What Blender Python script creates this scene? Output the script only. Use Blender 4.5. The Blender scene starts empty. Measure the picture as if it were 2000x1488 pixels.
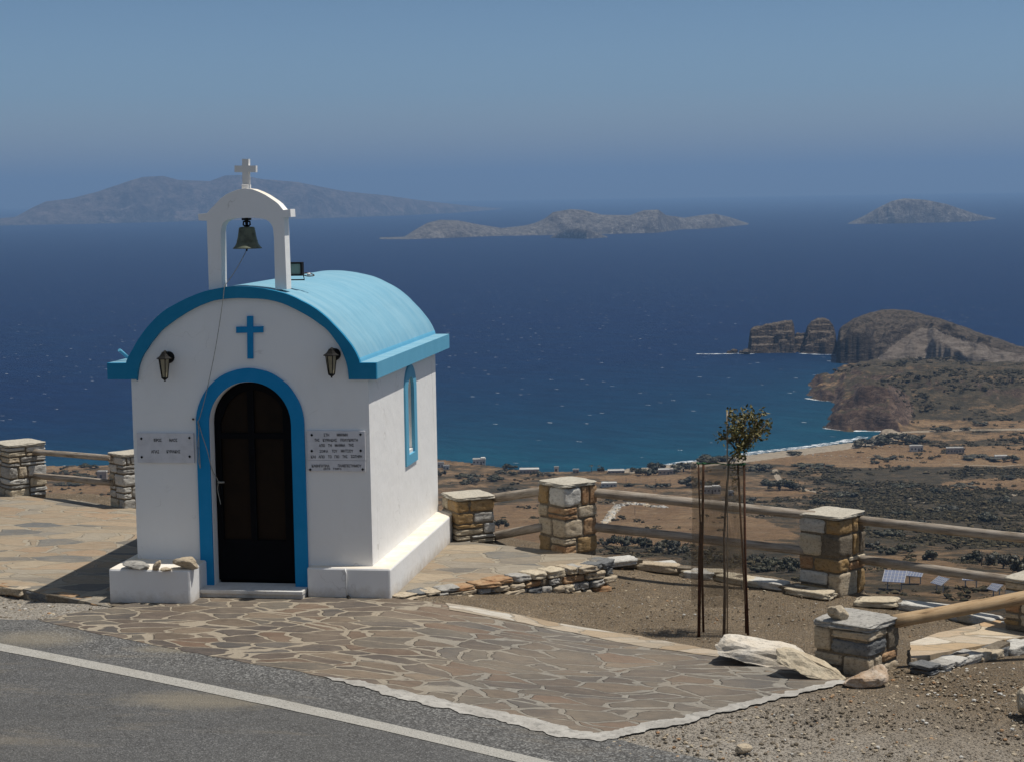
import bpy, bmesh, math, random
import numpy as np
from mathutils import Vector, Matrix, noise as mnoise
from mathutils.geometry import tessellate_polygon

random.seed(7); rng = np.random.default_rng(7)
S = bpy.context.scene
COL = S.collection

# ------------------------------------------------------------------ camera
F_PX, PITCH, ROLL, YAW = 3600.0, -0.1012, -0.0162, 0.1659
CAM = Vector((5.06, -15.88, 3.58))
cp, sp, cy_, sy_ = math.cos(PITCH), math.sin(PITCH), math.cos(YAW), math.sin(YAW)
FW = Vector((-sy_*cp, cy_*cp, sp)); R0 = Vector((cy_, sy_, 0)); U0 = R0.cross(FW)
RT = (R0*math.cos(ROLL) + U0*math.sin(ROLL)).normalized()
UP = (U0*math.cos(ROLL) - R0*math.sin(ROLL)).normalized()
cam_d = bpy.data.cameras.new('camera'); cam = bpy.data.objects.new('camera', cam_d); COL.objects.link(cam)
M3 = Matrix((RT, UP, -FW)).transposed()
cam.matrix_world = Matrix.Translation(CAM) @ M3.to_4x4()
cam_d.sensor_fit = 'HORIZONTAL'; cam_d.sensor_width = 36.0; cam_d.lens = 36.0*F_PX/2000.0
cam_d.clip_start = 0.1; cam_d.clip_end = 200000.0
S.camera = cam

# ------------------------------------------------------------------ light
SUN_DIR = Vector((0.37, 0.075, 1.0)).normalized()          # towards the sun
elev = math.asin(SUN_DIR.z); azim = math.atan2(SUN_DIR.x, SUN_DIR.y)
W = bpy.data.worlds.new('World'); S.world = W; W.use_nodes = True
wn = W.node_tree.nodes; wl = W.node_tree.links
bg = wn['Background']
sky = wn.new('ShaderNodeTexSky'); sky.sky_type = 'NISHITA'; sky.sun_disc = False
sky.sun_elevation = elev; sky.sun_rotation = azim
sky.altitude = 150; sky.air_density = 1.6; sky.dust_density = 0.6; sky.ozone_density = 2.5
bg.inputs['Strength'].default_value = 0.06
tcw = wn.new('ShaderNodeTexCoord'); sxw = wn.new('ShaderNodeSeparateXYZ'); wl.new(tcw.outputs['Generated'], sxw.inputs[0])
rw = wn.new('ShaderNodeValToRGB'); wl.new(sxw.outputs['Z'], rw.inputs[0])
rw.color_ramp.elements[0].position = .0; rw.color_ramp.elements[0].color = (.95, 1.12, 1.72, 1)
rw.color_ramp.elements[1].position = .45; rw.color_ramp.elements[1].color = (1.15, .92, .74, 1)  # upper sky, out of view, tinted warm to take blue out of shade
e2_ = rw.color_ramp.elements.new(.055); e2_.color = (.57, .85, 1.50, 1)
e_ = rw.color_ramp.elements.new(.12); e_.color = (.43, .60, .97, 1)
mw = wn.new('ShaderNodeMix'); mw.data_type = 'RGBA'; mw.blend_type = 'MULTIPLY'; mw.inputs[0].default_value = 1.0
wl.new(sky.outputs[0], mw.inputs[6]); wl.new(rw.outputs[0], mw.inputs[7]); wl.new(mw.outputs[2], bg.inputs['Color'])
sd = bpy.data.lights.new('sun', 'SUN'); sd.energy = 3.6; sd.angle = math.radians(0.5); sd.color = (1.0, 0.955, 0.88)
sun = bpy.data.objects.new('sun', sd); COL.objects.link(sun)
sun.rotation_euler = SUN_DIR.to_track_quat('Z', 'Y').to_euler()
S.view_settings.view_transform = 'Standard'; S.view_settings.look = 'None'
S.view_settings.gamma = 1.0; S.view_settings.exposure = 0.3; S.view_settings.use_curve_mapping = False
S.render.engine = 'CYCLES'

SEA = CAM.z - 165.0

# ------------------------------------------------------------------ pixel -> place helpers
def ray(px, py): return FW + (px-1000)/F_PX*RT + (744-py)/F_PX*UP
def onz(px, py, z=0.0):
    d = ray(px, py); return CAM + d*((z-CAM.z)/d.z)
def ony(px, py, y):
    d = ray(px, py); return CAM + d*((y-CAM.y)/d.y)
def onx(px, py, x):
    d = ray(px, py); return CAM + d*((x-CAM.x)/d.x)
def ondist(px, py, r):
    d = ray(px, py); return CAM + d*(r/math.hypot(d.x, d.y))
FH = Vector((-sy_, cy_)); RH = Vector((cy_, sy_))
def sst(a, b, x):
    t = np.clip((np.asarray(x, float)-a)/(b-a), 0, 1); return t*t*(3-2*t)

# fence line (x -> y) and the ground height near the chapel
FEN = [(-30, 17.0), (-12, 9.1), (-4.7, 5.4), (-3.0, 4.6), (-1.5, 4.0), (1.5, 2.95), (2.5, 2.75), (3.2, 3.05), (3.8, 2.98), (4.4, 2.72), (5.2, 2.35), (6.3, 1.6), (7.0, 1.1), (8.2, .2), (12, -3.4), (40, -20)]
def yf(x): return np.interp(x, [p[0] for p in FEN], [p[1] for p in FEN])
LN0 = np.array([-1.52, -2.05]); LNT = np.array([0.886, -0.464]); LNN = np.array([0.464, 0.886])   # road edge line
def road_n(x, y): return (x-LN0[0])*LNN[0] + (y-LN0[1])*LNN[1]
def G(x, y):
    x = np.asarray(x, float); y = np.asarray(y, float)
    s = 0.33*sst(1.2, 3.7, x) + 0.03*np.maximum(0, x-3.2)
    w = 0.5 + 0.5*sst(-1.6, 0.8, y)
    z = -s*w - 0.09*(1-sst(-2.3, -1.1, x))*sst(.35, 1.1, road_n(x, y))
    n = road_n(x, y)
    return z + 1.9*sst(7.3, 8.6, -n)
def gpt(px, py, dz=0.0):
    p = onz(px, py, 0)
    for _ in range(8): p = onz(px, py, float(G(p.x, p.y))+dz)
    return p

# ------------------------------------------------------------------ object helpers
def tag(o, label=None, cat=None, group=None, kind=None):
    if label: o['label'] = label
    if cat: o['category'] = cat
    if group: o['group'] = group
    if kind: o['kind'] = kind
    return o
def empty(name, loc, label=None, cat=None, group=None):
    o = bpy.data.objects.new(name, None); COL.objects.link(o); o.location = loc
    o.empty_display_size = 0.2
    return tag(o, label, cat, group)
class MB:
    def __init__(s): s.v = []; s.f = []; s.m = []; s.sm = []
    def add(s, vs, fs, mi=0, smooth=False):
        b = len(s.v); s.v += [tuple(v) for v in vs]
        for f in fs: s.f.append(tuple(b+i for i in f)); s.m.append(mi); s.sm.append(smooth)
    def box(s, c, d, R=None, mi=0):
        vs = []
        for k in range(8):
            v = Vector(((k & 1)-.5, ((k >> 1) & 1)-.5, ((k >> 2) & 1)-.5)); v = Vector((v.x*d[0], v.y*d[1], v.z*d[2]))
            if R: v = R @ v
            vs.append(v+Vector(c))
        s.add(vs, [(0,2,3,1),(4,5,7,6),(0,1,5,4),(2,6,7,3),(0,4,6,2),(1,3,7,5)], mi)
    def tube(s, pts, rad, n=10, mi=0, caps=True, wob=0.0):
        pts = [Vector(p) for p in pts]; k = len(pts)
        rad = rad if isinstance(rad, (list, tuple)) else [rad]*k
        vs = []; prev = None
        for i, p in enumerate(pts):
            t = (pts[min(i+1, k-1)]-pts[max(i-1, 0)]).normalized()
            a = prev if prev else (Vector((0, 0, 1)) if abs(t.z) < .9 else Vector((1, 0, 0)))
            u = t.cross(a).normalized() if not prev else (prev - t*prev.dot(t)).normalized()
            prev = u; w = t.cross(u)
            for j in range(n):
                an = 2*math.pi*j/n; r = rad[i]*(1+wob*(mnoise.noise(Vector((p.x*3+j*.7, p.y*3, p.z*3)))))
                vs.append(p+(u*math.cos(an)+w*math.sin(an))*r)
        fs = [(i*n+j, i*n+(j+1) % n, (i+1)*n+(j+1) % n, (i+1)*n+j) for i in range(k-1) for j in range(n)]
        s.add(vs, fs, mi, True)
        if caps:
            s.add(vs[:n], [tuple(range(n))[::-1]], mi); s.add(vs[-n:], [tuple(range(n))], mi)
    def lathe(s, c, prof, n=24, mi=0, smooth=True):
        c = Vector(c); vs = [c+Vector((r*math.cos(2*math.pi*j/n), r*math.sin(2*math.pi*j/n), z)) for r, z in prof for j in range(n)]
        fs = [(i*n+j, i*n+(j+1) % n, (i+1)*n+(j+1) % n, (i+1)*n+j) for i in range(len(prof)-1) for j in range(n)]
        s.add(vs, fs, mi, smooth)
    def prism(s, loops, ax, a0, a1, mi=0, smooth_side=False):
        """loops: outer (and holes) as 2-D points; ax 'y' -> (x,z) outline swept in y; 'x' -> (y,z); 'z' -> (x,y)"""
        def P(p, a):
            return (p[0], a, p[1]) if ax == 'y' else ((a, p[0], p[1]) if ax == 'x' else (p[0], p[1], a))
        tri = tessellate_polygon([[Vector((p[0], p[1], 0)) for p in l] for l in loops])
        flat = [p for l in loops for p in l]
        s.add([P(p, a0) for p in flat], [tuple(t) for t in tri], mi)
        s.add([P(p, a1) for p in flat], [tuple(t)[::-1] for t in tri], mi)
        for l in loops:
            n = len(l); s.add([P(p, a0) for p in l]+[P(p, a1) for p in l], [(i, (i+1) % n, n+(i+1) % n, n+i) for i in range(n)], mi, smooth_side)
    def build(s, name, mats, parent=None, recalc=True, bevel=0, loc=None):
        me = bpy.data.meshes.new(name); me.from_pydata(s.v, [], s.f)
        me.polygons.foreach_set('material_index', s.m); me.polygons.foreach_set('use_smooth', s.sm)
        for m in (mats if isinstance(mats, (list, tuple)) else [mats]): me.materials.append(m)
        if recalc or bevel:
            bm = bmesh.new(); bm.from_mesh(me)
            bmesh.ops.remove_doubles(bm, verts=bm.verts, dist=1e-5)
            if recalc: bmesh.ops.recalc_face_normals(bm, faces=bm.faces)
            bm.to_mesh(me); bm.free()
        o = bpy.data.objects.new(name, me); COL.objects.link(o)
        if loc is not None:
            me.transform(Matrix.Translation(-Vector(loc))); o.location = loc
        if parent:
            o.parent = parent; o.location = Vector(o.location) - Vector(parent.location)
        if bevel:
            b = o.modifiers.new('bevel', 'BEVEL'); b.width = bevel; b.segments = 2; b.limit_method = 'ANGLE'; b.angle_limit = math.radians(40)
        return o
def catmull(pts, sub=6):
    out = []
    for i in range(len(pts)-1):
        p0 = pts[max(i-1, 0)]; p1 = pts[i]; p2 = pts[i+1]; p3 = pts[min(i+2, len(pts)-1)]
        for k in range(sub):
            t = k/sub
            out.append(tuple(.5*((2*b)+(-a+c)*t+(2*a-5*b+4*c-d)*t*t+(-a+3*b-3*c+d)*t**3) for a, b, c, d in zip(p0, p1, p2, p3)))
    out.append(tuple(pts[-1])); return out
def fbm(p, o=4): return mnoise.fractal(Vector(p), 1.0, 2.0, o)

# ------------------------------------------------------------------ materials
class NT:
    def __init__(s, name):
        s.m = bpy.data.materials.new(name); s.m.use_nodes = True; s.t = s.m.node_tree
        s.b = s.t.nodes['Principled BSDF']; s.b.inputs['Roughness'].default_value = .9
        s.b.inputs['Specular IOR Level'].default_value = .2
    def n(s, ty, ins={}, **at):
        x = s.t.nodes.new('ShaderNode'+ty)
        for k, v in at.items(): setattr(x, k, v)
        for k, v in ins.items(): s.set(x.inputs[k], v)
        return x
    def set(s, sock, v):
        if isinstance(v, bpy.types.NodeSocket): s.t.links.new(v, sock)
        elif isinstance(v, bpy.types.Node): s.t.links.new(v.outputs[0], sock)
        else:
            if isinstance(v, (tuple, list)) and len(v) == 3 and sock.type == 'RGBA': v = (*v, 1)
            sock.default_value = v
    def pos(s, scale=(1, 1, 1), rot=(0, 0, 0)):
        g = s.n('NewGeometry'); return s.n('Mapping', {'Vector': g.outputs['Position'], 'Scale': scale, 'Rotation': rot}).outputs[0]
    def obj(s, scale=(1, 1, 1)):
        g = s.n('TexCoord'); return s.n('Mapping', {'Vector': g.outputs['Object'], 'Scale': scale}).outputs[0]
    def noise(s, vec, scale, detail=5, rough=.6, dist=0):
        return s.n('TexNoise', {'Vector': vec, 'Scale': scale, 'Detail': detail, 'Roughness': rough, 'Distortion': dist}).outputs[0]
    def ramp(s, fac, stops, interp='LINEAR'):
        r = s.n('ValToRGB', {'Fac': fac}); e = r.color_ramp.elements; r.color_ramp.interpolation = interp
        while len(e) < len(stops): e.new(.5)
        for q, (p, c) in zip(e, stops):
            q.position = p; q.color = (*c, 1) if isinstance(c, (tuple, list)) else (c, c, c, 1)
        return r.outputs[0]
    def mix(s, f, a, b, mode='MIX'):
        x = s.n('Mix', data_type='RGBA', blend_type=mode); x.clamp_factor = True
        s.set(x.inputs[0], f); s.set(x.inputs[6], a); s.set(x.inputs[7], b); return x.outputs[2]
    def math(s, op, a, b=0.0, c=0.0, clamp=False):
        x = s.n('Math', operation=op, use_clamp=clamp); s.set(x.inputs[0], a); s.set(x.inputs[1], b)
        if op in ('MULTIPLY_ADD', 'SMOOTH_MIN', 'COMPARE'): s.set(x.inputs[2], c)
        return x.outputs[0]
    def bump(s, h, strength=.3, dist=.01, prev=None):
        x = s.n('Bump', {'Height': h, 'Strength': strength, 'Distance': dist})
        if prev: s.set(x.inputs['Normal'], prev)
        s.set(s.b.inputs['Normal'], x); return x.outputs[0]
    def col(s, c): s.set(s.b.inputs['Base Color'], c)
def simple(name, c, rough=.8, var=.12, sc=8, bump=.15, bd=.004, bsc=60, metal=0, spec=.2):
    t = NT(name); p = t.obj()
    n = t.noise(p, sc, 5, .65)
    d = tuple(max(0, x*(1-var*2)) for x in c); l = tuple(min(1, x*(1+var)) for x in c)
    t.col(t.ramp(n, [(.3, d), (.5, c), (.72, l)]))
    t.b.inputs['Roughness'].default_value = rough; t.b.inputs['Metallic'].default_value = metal
    t.b.inputs['Specular IOR Level'].default_value = spec
    if bump: t.bump(t.noise(p, bsc, 4, .7), bump, bd)
    return t.m
M = {}
def plaster(name, base, stain, dusty=True):
    t = NT(name); p = t.pos()
    n1 = t.noise(p, 1.6, 6, .6, .4); n2 = t.noise(t.pos((2.5, 2.5, .9)), 1.7, 6, .7, .5)
    c = t.mix(t.ramp(n1, [(.42, 0.), (.75, .2)]), base, tuple(x*.86 for x in base))
    c = t.mix(t.ramp(n2, [(.55, 0.), (.8, .16)]), c, stain)
    if dusty:
        g = t.n('NewGeometry'); sx = t.n('SeparateXYZ', {'Vector': g.outputs['Normal']})
        up = t.ramp(sx.outputs['Z'], [(.6, 0.), (.9, 1.)])
        c = t.mix(t.math('MULTIPLY', up, t.ramp(t.noise(p, 5, 5, .7), [(.3, .15), (.7, .8)])), c, (.70, .56, .36))
    sz_ = t.n('SeparateXYZ', {'Vector': p}).outputs['Z']
    dz_ = t.math('SUBTRACT', t.math('MULTIPLY', t.noise(p, 9, 6, .75), .22), sz_)
    c = t.mix(t.ramp(dz_, [(.0, 0.), (.12, .65)]), c, (.40, .34, .26))
    ck = t.math('ABSOLUTE', t.math('SUBTRACT', t.noise(p, 1.1, 4, .6, .5), .5)); c = t.mix(t.math('MULTIPLY', t.ramp(ck, [(.0, .3), (.0022, 0.)]), t.ramp(t.noise(p, 2.0, 3, .5), [(.5, 0.), (.6, 1.)])), c, (.25, .22, .18))
    c = t.mix(t.ramp(t.noise(p, 28, 3, .8), [(.74, 0.), (.82, .3)]), c, (.35, .31, .26))
    t.col(c); b = t.bump(t.noise(p, 5, 3, .5), .25, .03); t.bump(t.noise(p, 130, 3, .7), .25, .003, b)
    return t.m
M['plaster'] = plaster('white_plaster', (.80, .79, .765), (.60, .55, .46))
M['plinth'] = plaster('plinth_plaster', (.76, .755, .74), (.50, .46, .40))
M['marble'] = plaster('marble_slab', (.70, .69, .66), (.50, .45, .38), False)
def blue(name, c, c2, streak=.5):
    t = NT(name); p = t.pos((.5, 5.0, .5)); q = t.pos()
    n = t.noise(t.n('VectorMath', {0: p, 1: t.n('VectorMath', {0: t.n('TexNoise', {'Vector': q, 'Scale': .9, 'Detail': 3}).outputs['Color'], 'Scale': 1.1}, operation='SCALE').outputs[0]}, operation='ADD').outputs[0], 1.5, 8, .75, .3); n2 = t.noise(q, 5, 5, .7)
    c_ = t.mix(t.ramp(n, [(.42, 0.), (.72, streak)]), c, c2)
    c_ = t.mix(t.ramp(n2, [(.45, 0.), (.85, .35)]), c_, tuple(min(1, x*1.2+.03) for x in c))
    t.col(c_); t.b.inputs['Roughness'].default_value = .65
    t.bump(t.noise(q, 60, 4, .7), .2, .004); return t.m
M['roof'] = blue('faded_blue_roof_paint', (.21, .395, .49), (.10, .30, .43), .8)
M['eave'] = blue('blue_eave_paint', (.12, .37, .53), (.09, .33, .50), .4)
M['fascia'] = blue('deep_blue_paint', (.008, .19, .35), (.02, .24, .38), .5)
M['frame_blue'] = blue('door_frame_blue_paint', (.004, .215, .46), (.008, .23, .48), .3)
M['bell'] = simple('bronze_bell', (.115, .125, .085), .55, .25, 14, .3, .003, 80, .35, .5)
M['iron'] = simple('black_iron', (.008, .007, .006), .6, .2, 20, .2, .002, 90, .1, .2)
M['door'] = simple('dark_door_paint', (.003, .003, .004), .75, .2, 6, .1, .002, 60, 0, .08)
M['door_glass'] = simple('brown_door_glass', (.013, .007, .003), .6, .2, 4, .05, .002, 30, 0, .1)
M['glass_lamp'] = simple('frosted_lamp_glass', (.30, .26, .17), .35, .15, 10, .1, .002, 60, 0, .4)
M['lens'] = simple('floodlight_lens', (.20, .28, .24), .2, .15, 10, .0, .002, 60, 0, .5)
M['rope'] = simple('grey_rope', (.33, .31, .27), .9, .2, 40)
M['plaque'] = simple('white_marble_plaque', (.62, .61, .62), .5, .06, 12, .05)
M['letter'] = simple('engraved_black_letters', (.004, .004, .005), .7, .1)
M['white_plastic'] = simple('white_plastic', (.7, .7, .68), .5, .05)
M['rust'] = simple('rusty_rebar', (.065, .030, .018), .9, .3, 30, .4, .003, 120)
M['bark'] = simple('grey_bark', (.13, .10, .075), .9, .3, 25, .5, .004, 90)
M['cane'] = simple('bamboo_cane', (.30, .24, .17), .7, .2, 20, .2, .002, 60)
M['green_tie'] = simple('green_twine', (.03, .11, .05), .8, .2, 20)
def stone(name, c, c2, sc=6):
    t = NT(name); p = t.pos((1, 1, 1.6)); oi = t.n('ObjectInfo')
    n = t.noise(p, sc, 8, .7, .6); n2 = t.noise(p, sc*5, 6, .75)
    k = t.mix(t.ramp(n, [(.35, 0.), (.68, 1.)]), c, c2)
    k = t.mix(t.ramp(n2, [(.36, .75), (.5, 0.)]), k, tuple(x*.42 for x in c))
    k = t.mix(t.ramp(t.noise(p, sc*2.3, 6, .8), [(.6, 0.), (.8, .55)]), k, tuple(min(.75, x*1.35+.05) for x in c2))
    t.col(k); b = t.bump(t.noise(p, 14, 7, .72), .8, .02); t.bump(t.noise(p, 70, 5, .75), .5, .006, b)
    return t.m
M['s_white'] = stone('white_stone', (.56, .54, .49), (.44, .42, .38))
M['s_grey'] = stone('grey_stone', (.29, .275, .25), (.42, .40, .36))
M['s_tan'] = stone('tan_stone', (.40, .32, .22), (.48, .41, .31))
M['s_ochre'] = stone('ochre_stone', (.34, .215, .09), (.27, .20, .12))
M['s_rust'] = stone('rust_stone', (.30, .16, .08), (.42, .30, .18))
M['s_cream'] = stone('cream_stone', (.54, .47, .35), (.46, .38, .27))
M['s_dark'] = stone('slate_stone', (.13, .135, .14), (.20, .20, .19))
M['mortar'] = stone('mortar', (.13, .105, .075), (.22, .185, .14), 9)
M['cap'] = stone('pale_cap_mortar', (.50, .46, .38), (.40, .36, .29), 7)
M['b_white'] = stone('boulder_white', (.64, .60, .53), (.56, .48, .37), 3)
M['b_brown'] = stone('boulder_brown', (.38, .25, .15), (.56, .50, .42), 3.5)
STONES = [M[k] for k in ('s_white', 's_grey', 's_tan', 's_ochre', 's_rust', 's_cream', 's_dark', 'mortar')]
def wood(name, c, c2):
    t = NT(name); p = t.obj((1, 1, 1)); q = t.n('Mapping', {'Vector': p, 'Scale': (1.0, 14, 14)}).outputs[0]
    n = t.noise(q, 3.0, 7, .7, .5); n2 = t.noise(p, 5, 5, .7)
    k = t.mix(t.ramp(n, [(.35, 0.), (.65, 1.)]), c, c2)
    k = t.mix(t.ramp(n2, [(.5, 0.), (.75, .5)]), k, tuple(x*.55 for x in c))
    k = t.mix(t.ramp(n, [(.34, .9), (.43, 0.)]), k, (.05, .035, .025))
    kn = t.n('TexVoronoi', {'Vector': t.n('Mapping', {'Vector': p, 'Scale': (1.6, 5, 5)}).outputs[0], 'Scale': 1.0}).outputs['Distance']; k = t.mix(t.ramp(kn, [(.10, .8), (.17, 0.)]), k, (.06, .04, .025))
    t.col(k); t.bump(n, .6, .008); return t.m
M['wood'] = wood('weathered_log', (.20, .155, .11), (.40, .355, .30))
M['wood2'] = wood('yellowish_log', (.34, .22, .115), (.42, .31, .19))
# crazy paving
def flags(name, pal, grout, scale, gw, sx=1.0, grey=False, dust=.25, dustc=(.42, .33, .22)):
    t = NT(name); p = t.pos((sx, 1.0, 1.0), (0, 0, .35))
    w = t.n('TexNoise', {'Vector': p, 'Scale': 1.5, 'Detail': 3}); wv = t.n('VectorMath', {0: w.outputs['Color'], 1: (.5, .5, .5)}, operation='SUBTRACT')
    w2 = t.n('VectorMath', {0: wv.outputs[0], 'Scale': .42}, operation='SCALE')
    w3 = t.n('TexNoise', {'Vector': p, 'Scale': 16, 'Detail': 4}); w4 = t.n('VectorMath', {0: w3.outputs['Color'], 'Scale': .035}, operation='SCALE')
    pv = t.n('VectorMath', {0: p, 1: w2.outputs[0]}, operation='ADD'); pv = t.n('VectorMath', {0: pv.outputs[0], 1: w4.outputs[0]}, operation='ADD').outputs[0]
    flat = t.n('VectorMath', {0: pv, 1: (1, 1, 0)}, operation='MULTIPLY').outputs[0]
    e = t.n('TexVoronoi', {'Vector': flat, 'Scale': scale, 'Randomness': .95}, feature='DISTANCE_TO_EDGE').outputs['Distance']
    cv = t.n('TexVoronoi', {'Vector': flat, 'Scale': scale, 'Randomness': .95}, feature='F1')
    cs = t.n('SeparateColor', {'Color': cv.outputs['Color']})
    c = t.ramp(cs.outputs[0], [(i/len(pal), k) for i, k in enumerate(pal)], 'CONSTANT')
    c = t.mix(t.math('MULTIPLY', cs.outputs[1], .5), c, tuple(x*.6 for x in pal[0]), 'MIX')
    q = t.pos((1, 1, 1), (0, 0, .35)); qs = t.pos((2.5, 9, 1), (0, 0, .5))
    n1 = t.noise(qs, 3, 8, .75, .6); n2 = t.noise(q, 45, 6, .8)
    c = t.mix(t.ramp(n1, [(.33, .7), (.52, 0.)]), c, tuple(x*.5 for x in pal[0]))
    c = t.mix(t.ramp(t.noise(qs, 1.7, 7, .8, .4), [(.5, 0.), (.68, .4)]), c, tuple(min(.7, x*1.45) for x in pal[2]))
    c = t.mix(t.ramp(n2, [(.55, 0.), (.75, .45)]), c, tuple(min(.7, x*1.4) for x in pal[0]))
    gn = t.noise(q, 2.2, 5, .7)
    gwv = t.math('MULTIPLY_ADD', t.ramp(gn, [(.35, 0.), (.7, 1.)]), gw*1.1, gw*.35)
    em = t.n('MapRange', {'Value': e, 'From Min': t.math('MULTIPLY', gwv, .7), 'From Max': gwv}).outputs[0]
    gc = t.mix(t.ramp(t.noise(q, 30, 6, .8), [(.3, 0.), (.7, 1.)]), grout, tuple(x*.72 for x in grout))
    if grey:
        sx_ = t.n('SeparateXYZ', {'Vector': t.pos()}); far_ = t.n('MapRange', {'Value': t.math('ADD', sx_.outputs[0], t.math('MULTIPLY', t.noise(q, 1.2, 5, .7), 1.6)), 'From Min': 2.2, 'From Max': 3.4}).outputs[0]
        gc = t.mix(far_, gc, t.ramp(t.noise(q, 8, 6, .8), [(.35, (.20, .18, .15)), (.7, (.29, .27, .235))]))
        c = t.mix(t.math('MULTIPLY', far_, .22), c, (.23, .20, .165))
    c = t.mix(em, gc, c)
    c = t.mix(t.ramp(t.noise(q, .9, 6, .7), [(.45, 0.), (.7, dust)]), c, dustc)
    t.col(c)
    h = t.math('ADD', t.math('ADD', t.math('MULTIPLY', em, .8), t.math('MULTIPLY', n1, .6)), t.math('MULTIPLY', cs.outputs[2], .5)); b = t.bump(h, 1.0, .022); t.bump(n2, .5, .004, b)
    return t.m
M['flag_low'] = flags('purple_brown_crazy_paving', [(.135, .108, .088), (.095, .082, .074), (.195, .150, .108), (.098, .094, .09), (.175, .115, .080), (.135, .122, .102)], (.37, .315, .24), 5.0, .072, .52, True, dust=.38, dustc=(.33, .265, .19))
M['flag_up'] = flags('peach_crazy_paving', [(.32, .255, .18), (.36, .29, .205), (.27, .24, .195), (.34, .24, .155), (.12, .125, .125), (.30, .265, .21), (.36, .27, .18), (.20, .19, .17)], (.37, .32, .245), 3.7, .040, .55, dust=.5, dustc=(.36, .30, .215))
M['flag_walk'] = flags('cream_walk_paving', [(.50, .37, .23), (.58, .49, .36), (.48, .32, .18), (.60, .55, .46), (.45, .36, .26)], (.40, .33, .24), 2.4, .022, .6)
M['flag_border'] = flags('pale_border_paving', [(.42, .33, .23), (.48, .41, .32), (.36, .27, .18), (.50, .47, .41), (.40, .35, .28)], (.38, .33, .26), 4.2, .03, .6)
# gravel / earth around the site
def earth():
    t = NT('gravelly_earth'); p = t.pos()
    sep = t.n('SeparateXYZ', {'Vector': p})
    rd = t.math('ADD', t.math('MULTIPLY', t.math('SUBTRACT', sep.outputs[0], float(LN0[0])), float(LNN[0])), t.math('MULTIPLY', t.math('SUBTRACT', sep.outputs[1], float(LN0[1])), float(LNN[1])))
    rd = t.math('ADD', rd, t.math('MULTIPLY', t.math('SUBTRACT', t.noise(p, .9, 6, .7), .5), 1.8))
    near = t.n('MapRange', {'Value': rd, 'From Min': 1.2, 'From Max': 3.6}).outputs[0]
    base = t.ramp(t.noise(p, 2.2, 6, .7), [(.3, (.165, .122, .078)), (.5, (.205, .155, .10)), (.7, (.27, .205, .135))])
    grav = t.ramp(t.noise(p, 3, 6, .7), [(.3, (.34, .305, .255)), (.7, (.48, .435, .37))])
    c = t.mix(near, grav, base)
    v = t.n('TexVoronoi', {'Vector': p, 'Scale': 42, 'Randomness': 1}); vs = t.n('SeparateColor', {'Color': v.outputs['Color']})
    peb = t.ramp(vs.outputs[0], [(0, (.11, .09, .07)), (.25, (.19, .155, .12)), (.5, (.26, .215, .165)), (.75, (.33, .29, .24)), (.93, (.52, .47, .40))], 'CONSTANT')
    m = t.ramp(v.outputs['Distance'], [(.25, 1.), (.5, 0.)])
    c = t.mix(t.math('MULTIPLY', m, t.ramp(t.noise(p, 6, 5, .7), [(.35, .25), (.6, .85)])), c, peb)
    v2 = t.n('TexVoronoi', {'Vector': p, 'Scale': 130, 'Randomness': 1}); v2s = t.n('SeparateColor', {'Color': v2.outputs['Color']})
    c = t.mix(.5, c, t.mix(1.0, c, t.ramp(v2s.outputs[0], [(0, .45), (1, 1.5)]), 'MULTIPLY'))
    t.col(c); h = t.math('ADD', t.math('MULTIPLY', m, .7), t.noise(p, 60, 7, .8)); t.bump(h, 1.0, .025)
    return t.m
M['earth'] = earth()
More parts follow.
